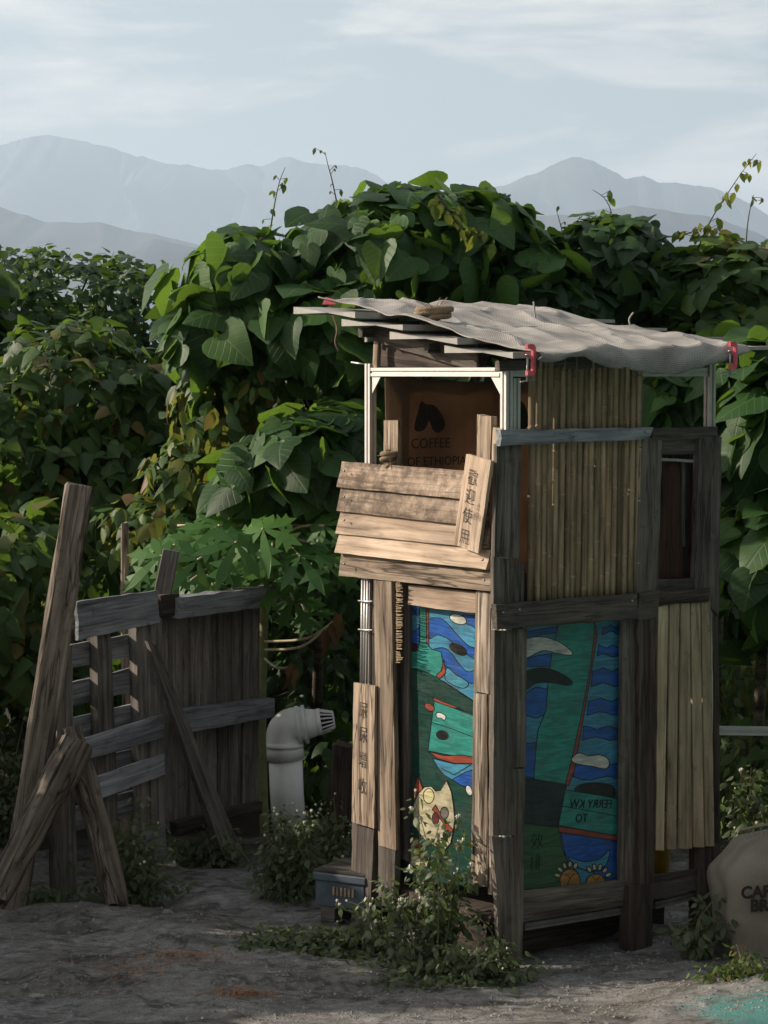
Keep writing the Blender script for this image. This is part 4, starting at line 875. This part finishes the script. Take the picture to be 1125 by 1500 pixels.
def bush(name, label, cat, blobs, n, kind, mat, size, group=None, nobj=300, hang=.7, seed=0, inner=.5, trunk=.03, bumpy=.40, base=None, leafname='leaf', up=.3, jit=.36):
    rs = random.Random(seed); leaves = leafset(kind, mat)
    BL = []
    for bl in blobs:
        if len(bl) == 2: BL.append((Vector(bl[0]), Vector(bl[1]))); continue
        (px, py, rx, ry, Y, rd) = bl
        s = Y/F; BL.append((at(px, py, Y), Vector((rx*s, rd, ry*s))))
    c0 = BL[0][0]; bx, by = (c0.x, c0.y) if base is None else base; root = thing(name, label, cat, Vector((bx, by, 0)), group)
    wts = [r.x*r.z+r.y*r.z+r.x*r.y for _, r in BL]; out = []
    tot = n+int(n*inner); tries = 0
    while len(out) < tot and tries < tot*12:
        tries += 1; c, r = rs.choices(BL, wts)[0]
        d = Vector((rs.gauss(0, 1), rs.gauss(0, 1), rs.gauss(0, 1))).normalized()
        if d.y > .35 and c.y > 5 and rs.random() < .7: continue
        lay = 1-abs(rs.gauss(0, .07)) if len(out) < n else rs.uniform(.55, .9)
        lay *= 1+bumpy*noise.noise(Vector((d.x*2.3+seed, d.y*2.3, d.z*2.3)))+bumpy*.5*noise.noise(Vector((d.x*5+seed, d.y*5, d.z*5)))
        p = c+Vector((d.x*r.x, d.y*r.y, d.z*r.z))*lay
        if p.z < .03: continue
        if any(sum(((p[k]-c2[k])/r2[k])**2 for k in range(3)) < .55 for c2, r2 in BL if c2 is not c) and len(out) < n: continue
        nr = Vector((d.x/r.x, d.y/r.y, d.z/r.z)).normalized()
        nr = (nr*.75+Vector((0, 0, up))+Vector((rs.gauss(0, jit), rs.gauss(0, jit), rs.gauss(0, jit)))).normalized()
        tip = Vector((rs.gauss(0, .45), rs.gauss(0, .45), -hang))+nr*.1
        out.append((rs.choice(leaves), orient(p, nr, tip, rs.uniform(*size)), len(out) < n, p))
    front = sorted([o for o in out if o[2]], key=lambda o: (o[3].y+(0 if abs(o[3].x/o[3].y) < .175 else 5)))
    objs, rest = front[:nobj], front[nobj:]+[o for o in out if not o[2]]
    T = Matrix.Translation(-root.location)
    for me, mw, _, _ in objs:
        o = bpy.data.objects.new(leafname, me); COL.objects.link(o); o.parent = root; o.matrix_basis = T @ mw
    if rest:
        o = put('foliage', joined('foliage', leaves, [(m, w) for m, w, _, _ in rest], mat, [rs.random() for _ in rest]), None, root, Matrix.Identity(4)); o['kind'] = 'stuff'
    # trunk and limbs
    v, f = [], []; b0 = Vector((bx, by, -.05)); top = min(BL, key=lambda q_: (q_[0]-c0).length)[0]
    mid = Vector((bx*.6+c0.x*.4, by*.6+c0.y*.4, c0.z*.45)); tube_data([b0-root.location, mid-root.location+Vector((.03, .02, 0)), c0-root.location], [trunk, trunk*.8, trunk*.5], 8, v, f)
    put('trunk', mesh('trunk', v, f, True), M['bark'], root, Matrix.Translation(root.location))
    for c, r in BL[1:]:
        if c.z < .2: continue
        tube('limb', smooth_path([mid, (mid+c)/2+Vector((rs.uniform(-.05, .05), rs.uniform(-.05, .05), .04)), c], 4), trunk*.45, 'bark', root, 6)
    for c, r in BL:
        for _ in range(5):
            d = Vector((rs.gauss(0, 1), rs.gauss(0, 1)-.3, rs.gauss(0, 1))).normalized(); tube('twig', [c, c+Vector((d.x*r.x, d.y*r.y, d.z*r.z))*.5+Vector((0, 0, .03)), c+Vector((d.x*r.x, d.y*r.y, d.z*r.z))*.92], [trunk*.3, trunk*.2, trunk*.1], 'bark', root, 5)
    return root
# big heart-leaved tree behind the hut
bush('heart_leaf_tree', 'large heart-leaved tree rising directly behind the hut roof', 'tree', [(560, 390, 150, 105, 10.6, .5), (360, 430, 100, 95, 10.5, .4), (690, 370, 100, 90, 10.8, .45), (500, 480, 110, 80, 10.3, .4), (320, 500, 60, 90, 10.4, .3), (600, 330, 110, 60, 10.8, .4), (760, 430, 80, 80, 10.7, .4)], 760, 'heart', 'heart', (.10, .235), seed=1, trunk=.05)
bush('heart_leaf_shrub', 'low heart-leaved shrub beside the clapboards, above the lobed papaya leaves', 'shrub', [(450, 670, 80, 62, 9.75, .28), (510, 650, 50, 55, 9.9, .25), (370, 690, 45, 50, 9.8, .22)], 240, 'heart', 'heart', (.10, .20), seed=2, inner=.6, base=(-.33, 10.75))
bush('heart_leaf_shrub', 'tall heart-leaved shrub beside the hut window and above the white rail', 'shrub', [(1110, 640, 70, 110, 9.9, .35), (1110, 830, 60, 120, 9.8, .35), (1000, 590, 75, 55, 10.2, .3), (1180, 720, 90, 190, 9.9, .4), (1090, 540, 70, 60, 10.1, .3)], 420, 'heart', 'heart', (.10, .22), seed=3)
bush('vine_mound', 'rounded mound of vine leaves behind the bamboo end of the roof', 'vine', [(880, 410, 100, 85, 11.0, .5), (900, 360, 62, 42, 11.0, .35), (820, 450, 80, 70, 10.8, .4), (790, 470, 70, 60, 10.6, .3)], 900, 'heart', 'vine', (.06, .13), seed=4, hang=.5)
bush('vine_mound', 'broad dark leafy mound under the wispy dry shoots, next to the round vine mound', 'vine', [(1050, 450, 110, 85, 11.0, .5), (1130, 420, 80, 60, 11.2, .45), (990, 430, 50, 55, 11.0, .3), (1060, 520, 90, 60, 10.6, .3)], 850, 'heart', 'olive', (.06, .15), seed=5, hang=.5)
bush('creeper_bush', 'dark small-leaved bush rising behind the olive bush, below the hills', 'bush', [(110, 450, 130, 80, 13.5, .7), (10, 440, 110, 75, 13.5, .7), (200, 460, 75, 80, 13.3, .5), (90, 540, 190, 100, 13.2, .5)], 2200, 'ovate', 'vine', (.05, .10), seed=6, hang=.3, bumpy=.3)
bush('olive_bush', 'olive-green bush of drooping pointed leaves before the dark small-leaved bush', 'bush', [(100, 600, 130, 120, 11.2, .5), (20, 640, 90, 100, 11.0, .5), (200, 620, 90, 110, 11.2, .4), (130, 710, 130, 80, 10.9, .4), (130, 510, 60, 50, 11.4, .3)], 1900, 'tri', 'olive', (.06, .125), seed=7, hang=.8)
bush('yellowing_vine', 'yellowing creeper hanging below the large heart-leaved tree', 'vine', [(320, 620, 65, 110, 10.4, .3), (270, 720, 60, 80, 10.3, .3), (390, 560, 50, 60, 10.4, .25), (230, 780, 90, 60, 10.2, .3), (330, 740, 60, 60, 10.2, .3)], 900, 'ovate', 'yellowleaf', (.05, .12), seed=8, hang=.9)
bush('hedge_shrub', 'leafy green shrub behind the tall leaning post', 'shrub', [(20, 850, 70, 90, 9.9, .35), (60, 800, 60, 60, 10.2, .3), (-60, 900, 90, 130, 9.7, .4), (30, 960, 50, 80, 9.8, .3)], 420, 'tri', 'olive', (.08, .17), seed=9)
bush('undergrowth_shrub', 'low dark undergrowth behind the pallet and plank panel', 'shrub', [(130, 900, 130, 120, 11.0, .4), (330, 900, 120, 110, 11.2, .4), (220, 1040, 200, 90, 10.9, .3), (60, 1060, 90, 110, 10.4, .3)], 1000, 'ovate', 'vine', (.06, .12), seed=10)
bush('undergrowth_shrub', 'dark leafy thicket in the shade between the pipe and the hut', 'shrub', [(470, 860, 90, 120, 11.3, .3), (460, 1020, 80, 110, 10.8, .3), (500, 1130, 60, 80, 10.3, .25), (480, 600, 90, 110, 11.6, .3)], 900, 'ovate', 'vine', (.06, .12), seed=11, base=(-.2, 11.2))
bush('undergrowth_shrub', 'sparse leafy undergrowth behind the burlap sack and rail', 'shrub', [(1100, 1130, 60, 70, 10.0, .3), (1150, 1190, 80, 60, 9.7, .3), (1080, 1190, 40, 50, 9.9, .2), (1130, 1010, 80, 80, 10.8, .3)], 800, 'ovate', 'olive', (.04, .09), seed=12)
# deep background growth that closes the gaps
bush('thicket', 'deep dark thicket filling the gaps behind the hut and the large tree', 'thicket', [(500, 720, 300, 330, 12.6, .5), (850, 700, 250, 330, 12.6, .5), (1130, 760, 220, 380, 12.4, .5), (180, 820, 260, 260, 12.6, .5), (-80, 700, 160, 330, 12.6, .5), (1000, 1050, 250, 200, 12.2, .4), (600, 1000, 250, 200, 12.2, .4)], 3800, 'heart', 'vine', (.10, .2), seed=13, nobj=0, inner=.3)
# growth outside the frame on the sun's side; it shades the fence and the rock
def at3(x, y, z):   # pixel of a point, so bush() can place it
    d = Vector((x, y, z))-CP; k = F/(d.dot(_f)); return (W/2+d.x*k, H/2-d.dot(_u)*k)
for i, (x, y, z, r, rz_) in enumerate([(-3.1, 9.2, .75, .75, .85), (-3.3, 10.4, .85, .8, 1.0), (-3.0, 8.0, .68, .7, .75), (-3.1, 6.9, .6, .7, .7), (-2.9, 12.2, 1.0, .95, 1.2)]):
    px, py = at3(x, y, z); s = F/y
    bush('side_bush', ['broad bush beside the outer end of the pallet', 'tall bush in the hedge row past the pallet', 'round bush at the rock edge past the leaning post', 'lowest bush of the row along the rock edge', 'largest bush at the end of the hedge row'][i], 'bush', [(px, py, r*s, rz_*s, y, .8)], 700, 'tri', 'olive', (.12, .2), seed=30+i, nobj=0, inner=1.0)
for i, (x, y, h, r) in enumerate([(4.6, 3.2, 3.4, 1.9), (1.6, -3.4, 3.6, 2.3), (6.2, 8.0, 3.2, 1.9), (-2.6, -3.6, 3.2, 2.1), (5.6, -1.2, 3.6, 2.2)]):  # unseen trees added behind and right of the camera to block sky light
    bush('added_shade_tree', ['leafy tree across the rock facing the bamboo screen', 'broad tree across the rock in line with the hut', 'leafy tree beyond the sack and turquoise paint', 'broad tree across the rock in line with the pallet', 'tall tree farthest from the hut across the rock'][i], 'tree', [((x, y, h), (r, r, r*1.05)), ((x+.6, y-.5, h-1.2), (r*.8, r*.8, r*.7)), ((x-.3, y+.2, h+.9), (r*.7, r*.7, r*.7))], 900, 'tri', 'olive', (.28, .5), seed=50+i, nobj=0, inner=.6, trunk=.12, base=(x, y))
# papaya ------------------------------------------------------------
def papaya_mesh(seed):
    rs = random.Random(seed); v, f = [(0, 0, 0)], []
    for a0 in (-150, -105, -55, 0, 55, 105, 150):
        L_ = 1-abs(a0)/260+rs.uniform(-.05, .05); a = R(a0); w = .20
        loc = [(.16, -.05), (.40, -w*.42), (.52, -w*1.6), (.58, -w*.5), (.76, -w*1.25), (.78, -w*.36), (1, 0), (.78, w*.36), (.76, w*1.25), (.58, w*.5), (.52, w*1.6), (.40, w*.42), (.16, .05)]
        k = len(v); spine = []
        for t, s in loc:
            t *= L_; x = t*math.sin(a)+s*math.cos(a); y = t*math.cos(a)-s*math.sin(a); v.append((x, y, -.28*t*t-.25*abs(s)))
        f.append((0,)+tuple(range(k, k+13)))
    me = mesh('papaya_leaf', v, f); l = me.uv_layers.new(name='UVMap')
    for p in me.polygons:
        for li, vi in zip(p.loop_indices, p.vertices): l.data[li].uv = (v[vi][0]*.2+.3, v[vi][1]*.2)
    me.materials.append(M['papaya']); return me
PM = [papaya_mesh(i) for i in range(3)]
random.seed(21)
base = ground(386, 1178); base.y = 9.75; base.x = (386-W/2)/F*9.75; base.z = 0
pap = thing('papaya_plant', 'papaya plant with deeply lobed leaves growing behind the plank panel', 'plant', base)
top = at(388, 800, 9.8); tube('trunk', smooth_path([base-Vector((0, 0, .03)), at(383, 1060, 9.75), at(386, 930, 9.78), top]), [.022]*10+[.02]*9 if False else .02, 'stem', pap, 10)
T = Matrix.Translation(-base)
for (px, py, sz, Y) in [(250, 800, .22, 9.7), (300, 790, .24, 9.6), (225, 840, .2, 9.7), (350, 770, .25, 9.65), (400, 800, .25, 9.5), (440, 770, .22, 9.7), (470, 800, .22, 9.55), (330, 830, .22, 9.5), (280, 850, .2, 9.6), (390, 845, .22, 9.55), (495, 760, .2, 9.8), (430, 880, .2, 9.6), (450, 900, .18, 9.7), (360, 800, .24, 9.9), (420, 830, .22, 9.85), (260, 770, .2, 9.9), (310, 760, .2, 10.0), (480, 830, .2, 9.8), (235, 815, .24, 9.45), (290, 820, .26, 9.4), (345, 795, .27, 9.4), (385, 775, .26, 9.45), (440, 815, .25, 9.4), (475, 770, .24, 9.5), (320, 770, .24, 9.55)]:
    p = at(px, py, Y); d = p-top; nr = Vector((rnd(-.45, .2), rnd(-.9, -.4), .65)).normalized(); tip = Vector((d.x*2, d.y-.15, -.4))
    o = bpy.data.objects.new('leaf', random.choice(PM)); COL.objects.link(o); o.parent = pap; o.matrix_basis = T @ orient(p, nr, tip, sz*rnd(.75, .95))
    tube('petiole', smooth_path([top-Vector((0, 0, rnd(0, .15))), (top+p)/2+Vector((0, 0, .03)), p], 4), .006, 'petiole', pap, 6)
for (a, m_, b) in (((388, 940), (450, 935), (492, 908)), ((388, 952), (440, 948), (476, 922)), ((388, 965), (405, 978), (425, 978))):
    tube('petiole', smooth_path([at(*a, 9.75), at(*m_, 9.6), at(*b, 9.5)], 6), .006, 'petiole', pap, 6)
DL = leafset('heart', 'dryleaf')
for (px, py, sz) in ((496, 910, .11), (490, 925, .10), (478, 935, .10), (429, 985, .10), (431, 990, .08), (500, 925, .09)):
    p = at(px, py-8, 9.48); o = bpy.data.objects.new('withered_leaf', random.choice(DL)); COL.objects.link(o); o.parent = pap; o.matrix_basis = T @ orient(p, Vector((rnd(-1, 1), -.8, rnd(-.2, .4))).normalized(), Vector((rnd(-.2, .2), 0, -1)), sz) @ Matrix.Diagonal((.5, 1, 1.5, 1))
# wispy shoots against the sky
def shoot(label, pts, Y, nl, size, mat, seed):
    rs = random.Random(seed); P = smooth_path([at(x, y, Y) for x, y in pts], 8); root = thing('vine_shoot', label, 'vine shoot', P[0], 'dry vine shoots above the bushes' if False else None)
    tube('stem', P, [.0045*(1-.75*i/len(P)) for i in range(len(P))], 'bark', root, 5); ls = leafset('ovate', mat); T = Matrix.Translation(-P[0])
    for i in range(nl):
        p = P[int(len(P)*rs.uniform(.12, .98))-1]; e = p+Vector((rs.uniform(-.05, .05), rs.uniform(-.03, .03), rs.uniform(-.01, .03))); tube('tendril', [p, e], .0016, 'bark', root, 4)
        o = bpy.data.objects.new('leaf', rs.choice(ls)); COL.objects.link(o); o.parent = root; o.matrix_basis = T @ orient(e, Vector((rs.gauss(0, .5), -1, rs.gauss(0, .5))).normalized(), Vector((rs.gauss(0, .4), 0, -1)), rs.uniform(*size))
    return root
shoot('long dry vine shoot with yellow-brown leaves rising above the broad dark mound', [(1005, 410), (1020, 370), (1040, 325), (1065, 285), (1085, 255), (1108, 225)], 10.9, 22, (.03, .075), 'yellowleaf', 1)
shoot('low yellow-leaved shoots arching low over the broad dark mound', [(945, 390), (965, 352), (1000, 345), (1030, 335), (1060, 345)], 10.9, 14, (.03, .07), 'yellowleaf', 2)
shoot('short dark twig standing beside the long dry vine shoot', [(1088, 410), (1092, 370), (1095, 330), (1100, 300), (1104, 285)], 11, 7, (.02, .04), 'yellowleaf', 3)
shoot('thin shoot with small leaves standing above the large tree crown', [(392, 360), (398, 325), (404, 290), (410, 265), (418, 245)], 10.6, 9, (.02, .045), 'olive', 4)
shoot('finest bare shoot above the top of the large tree crown', [(500, 330), (492, 290), (486, 262), (480, 240), (476, 222)], 10.7, 8, (.015, .035), 'olive', 5)
shoot('leafy curling shoot on top of the round vine mound', [(880, 360), (890, 325), (895, 310), (885, 290), (868, 278)], 11, 10, (.03, .06), 'olive', 6)
shoot('thin pale shoot between the large tree and the round vine mound', [(835, 390), (825, 345), (820, 325), (815, 308)], 11, 5, (.02, .035), 'olive', 7)
shoot('string of yellow leaves dangling over the front of the large tree', [(640, 285), (655, 305), (672, 330), (700, 345), (715, 368)], 10.15, 26, (.045, .085), 'yellowleaf', 8)
# ------------------------------------------------------------------ weeds
def weed(label, px, py, w, h, n, seed, mat='weed', flowers=8, leaf=(.014, .034), Y=None, kind='ovate', dens=34):
    rs = random.Random(seed); c = ground(px, py); s = c.y/F; w, h = w*s, h*s; root = thing('weed', label, 'weed', c, None); ls = leafset(kind, mat); sv, sf, L_, FV, FF = [], [], [], [], []
    for i in range(n):
        a, b = rs.gauss(0, .42)*w/2, rs.gauss(0, .3)*w/2*.6; hh = h*(rs.uniform(.3, .72) if rs.random() < .7 else rs.uniform(.7, 1))*max(.3, 1-abs(a)/w*1.1); p0 = Vector((a*.7, b*.7, -.01)); p1 = Vector((a*1.0+rs.gauss(0, .02), b, hh*.55)); p2 = Vector((a*1.25+rs.gauss(0, .05), b*1.2+rs.gauss(0, .03), hh))
        P = smooth_path([p0, p1, p2], 5); tube_data(P, [.003*(1-.6*k/len(P)) for k in range(len(P))], 4, sv, sf)
        for k in range(dens):
            t = rs.uniform(.1, 1); p = P[min(len(P)-1, int(t*len(P)))]; d = Vector((rs.gauss(0, 1), rs.gauss(0, 1), 0)).normalized(); e = p+d*rs.uniform(.005, .05)
            nr = (d*.4+Vector((0, -.35, .8))+Vector((rs.gauss(0, .4), rs.gauss(0, .4), 0))).normalized(); L_.append((rs.choice(ls), orient(e, nr, d+Vector((0, 0, -.3)), rs.uniform(*leaf))))
        if i < flowers:
            for k in range(rs.randint(1, 3)):
                p = p2+Vector((rs.gauss(0, .015), rs.gauss(0, .015), rs.uniform(.0, .03))); tube_data([p2, p], .001, 3, sv, sf)
                kk = len(FV); r = rs.uniform(.005, .009)
                for j in range(10): q_ = j*math.pi/5; rr = r*(1 if j % 2 else .45); FV.append(p+Vector((math.cos(q_)*rr, -.004+math.sin(q_)*rr*.4, math.sin(q_)*rr*.9+.003)))
                FV.append(p+Vector((0, -.007, .004))); FF += [(kk+j, kk+(j+1) % 10, kk+10) for j in range(10)]
    mw = Matrix.Translation(c); put('stems', mesh('stems', sv, sf), M['stem'], root, mw)
    o = put('foliage', joined('foliage', ls, L_, mat, [rs.random() for _ in L_]), None, root, mw); o['kind'] = 'stuff'
    if FF: o = put('blossom', mesh('blossom', FV, FF), M['flower'], root, mw); o['kind'] = 'stuff'
    return root
weed('tall bushy weed with tiny pale flowers against the painted panel with the cream animal face', 638, 1412, 165, 255, 30, 1, flowers=14, leaf=(.014, .04), dens=46)
weed('spreading low weed at the front corner of the hut', 690, 1432, 120, 85, 14, 2, flowers=4)
weed('weedy clump at the foot of the hut leg beside the crate', 548, 1388, 60, 100, 9, 3, flowers=6)
weed('dense weeds with pale flowers in front of the vent pipe', 425, 1318, 130, 170, 26, 4, flowers=14, leaf=(.016, .042), dens=42)
weed('weeds with small flowers between pipe and crate', 480, 1275, 80, 130, 16, 5, flowers=10)
weed('bushy green weed around the prop leg and pallet foot', 195, 1318, 120, 160, 26, 6, flowers=3, leaf=(.014, .036), dens=40)
weed('small grassy tuft between the leaning post and the pallet foot', 62, 1325, 70, 40, 14, 7, flowers=0)
weed('trailing weeds along the foot of the plank panel', 300, 1262, 110, 70, 18, 8, flowers=2, leaf=(.016, .04))
weed('yellow-lit leafy clump at the edge of the turquoise paint', 1095, 1448, 110, 62, 30, 9, mat='yellowleaf', flowers=0, leaf=(.012, .03), dens=30)  # yellow leaf colour stands for the sunlight on this clump
weed('straggly climber around the dark hut foot post next to the sack', 1030, 1395, 60, 130, 10, 10, flowers=0, leaf=(.02, .05), dens=16)
weed('undergrowth at the outer foot of the tall leaning post', 20, 1240, 90, 220, 26, 11, flowers=2, leaf=(.016, .042), dens=42)
weed('leafy weeds growing behind the burlap sack', 1100, 1290, 130, 190, 34, 12, flowers=16, leaf=(.016, .045), dens=34)
# ground cover, dry grass, gravel
rs = random.Random(77); ls = leafset('ovate', 'weed'); L_ = []
for i in range(1500):
    px, py = (rs.gauss(455, 48), rs.gauss(1388, 8)) if i < 800 else (rs.gauss(650, 50), rs.gauss(1425, 9))
    p = ground(px, py); p.z = gz(p.x, p.y)+rs.uniform(.0, .035); L_.append((rs.choice(ls), orient(p, Vector((rs.gauss(0, .5), rs.gauss(-.3, .5), 1)).normalized(), Vector((rs.gauss(0, 1), rs.gauss(0, 1), .2)), rs.uniform(.018, .042))))
o = put('ground_cover', joined('ground_cover', ls, L_, 'weed', [rs.random() for _ in L_]), None); o['kind'] = 'stuff'; tag(o, 'low green creeping plants along the rock edge before the hut', 'ground cover')
v, f = [], []
for i in range(900):
    k = i % 3; px, py = ((rs.gauss(280, 40), rs.gauss(1409, 5)), (rs.gauss(195, 40), rs.gauss(1430, 12)), (rs.gauss(350, 25), rs.gauss(1457, 3)))[k]
    p = ground(px, py); p.z = gz(p.x, p.y); a = rs.uniform(0, 6.28); l = rs.uniform(.015, .05); d = Vector((math.cos(a)*l, math.sin(a)*l, rs.uniform(.0, .018))); kk = len(v); w = Vector((-math.sin(a), math.cos(a), 0))*.0016
    v += [p-w, p+w, p+d+Vector((0, 0, .002))]; f.append((kk, kk+1, kk+2))
M['straw'] = plain('dry_straw', (.24, .12, .06), rough=.9, var=.4, scale=8)
o = put('dry_grass', mesh('dry_grass', v, f), M['straw']); o['kind'] = 'stuff'; tag(o, 'patches of reddish dry grass on the rock', 'dry grass')
v, f = [], []
for i in range(5200):
    px, py = rs.uniform(-20, 1145), rs.uniform(1330, 1500); p = ground(px, py); p.z = gz(p.x, p.y); r = rs.uniform(.002, .007)*(1.8 if rs.random() < .06 else 1); kk = len(v)
    for a in range(5): v.append(p+Vector((math.cos(a*1.257)*r*rs.uniform(.7, 1.2), math.sin(a*1.257)*r*rs.uniform(.7, 1.2), -.001)))
    v.append(p+Vector((rs.uniform(-.3, .3)*r, 0, r*rs.uniform(.4, .9)))); f += [(kk+a, kk+(a+1) % 5, kk+5) for a in range(5)]
o = put('gravel', mesh('gravel', v, f), M['stone']); o['kind'] = 'stuff'; tag(o, 'scattered grit and pebbles on the rock surface', 'gravel')
def stone(label, px, py, w, h, seed):
    c = ground(px, py); bm = bmesh.new(); bmesh.ops.create_icosphere(bm, subdivisions=3, radius=1); s = c.y/F
    for vv in bm.verts:
        n_ = noise.noise(vv.co*1.6+Vector((seed, 0, 0)))*.35; vv.co = Vector((vv.co.x*w*s/2*(1+n_), vv.co.y*w*s/2.6*(1+n_), vv.co.z*h*s*.6*(1+n_)))
    me = bpy.data.meshes.new('stone'); bm.to_mesh(me); bm.free(); o = put('stone', me, M['stone'], None, Matrix.Translation(c+Vector((0, 0, h*s*.15)))); tag(o, label, 'stone')
stone('flat grey stone lying at the foot of the prop leg', 172, 1334, 34, 10, 1); stone('small rounded stone beside the weeds before the plank panel', 245, 1338, 17, 9, 2)
stone('dark little stone on the bare rock beside the pale stone flake', 36, 1446, 14, 8, 3); stone('pale flat stone flake on the bare rock', 54, 1460, 24, 6, 4)
# ------------------------------------------------------------------ haze
v, f = boxm(-9000, 9000, -300, 13500, -8, 1000)
hz = bpy.data.objects.new('haze', mesh('haze', v, f)); COL.objects.link(hz); hz['kind'] = 'stuff'; tag(hz, 'pale even haze in the air before the mountains', 'haze')
m = bpy.data.materials.new('haze_air'); m.use_nodes = True; nt = m.node_tree; nt.nodes.clear(); om = nt.nodes.new('ShaderNodeOutputMaterial'); pv = nt.nodes.new('ShaderNodeVolumePrincipled')
pv.inputs['Color'].default_value = (.62, .765, .94, 1); pv.inputs['Density'].default_value = 1.5e-4; pv.inputs['Anisotropy'].default_value = .2
nt.links.new(pv.outputs[0], om.inputs['Volume']); hz.data.materials.append(m)
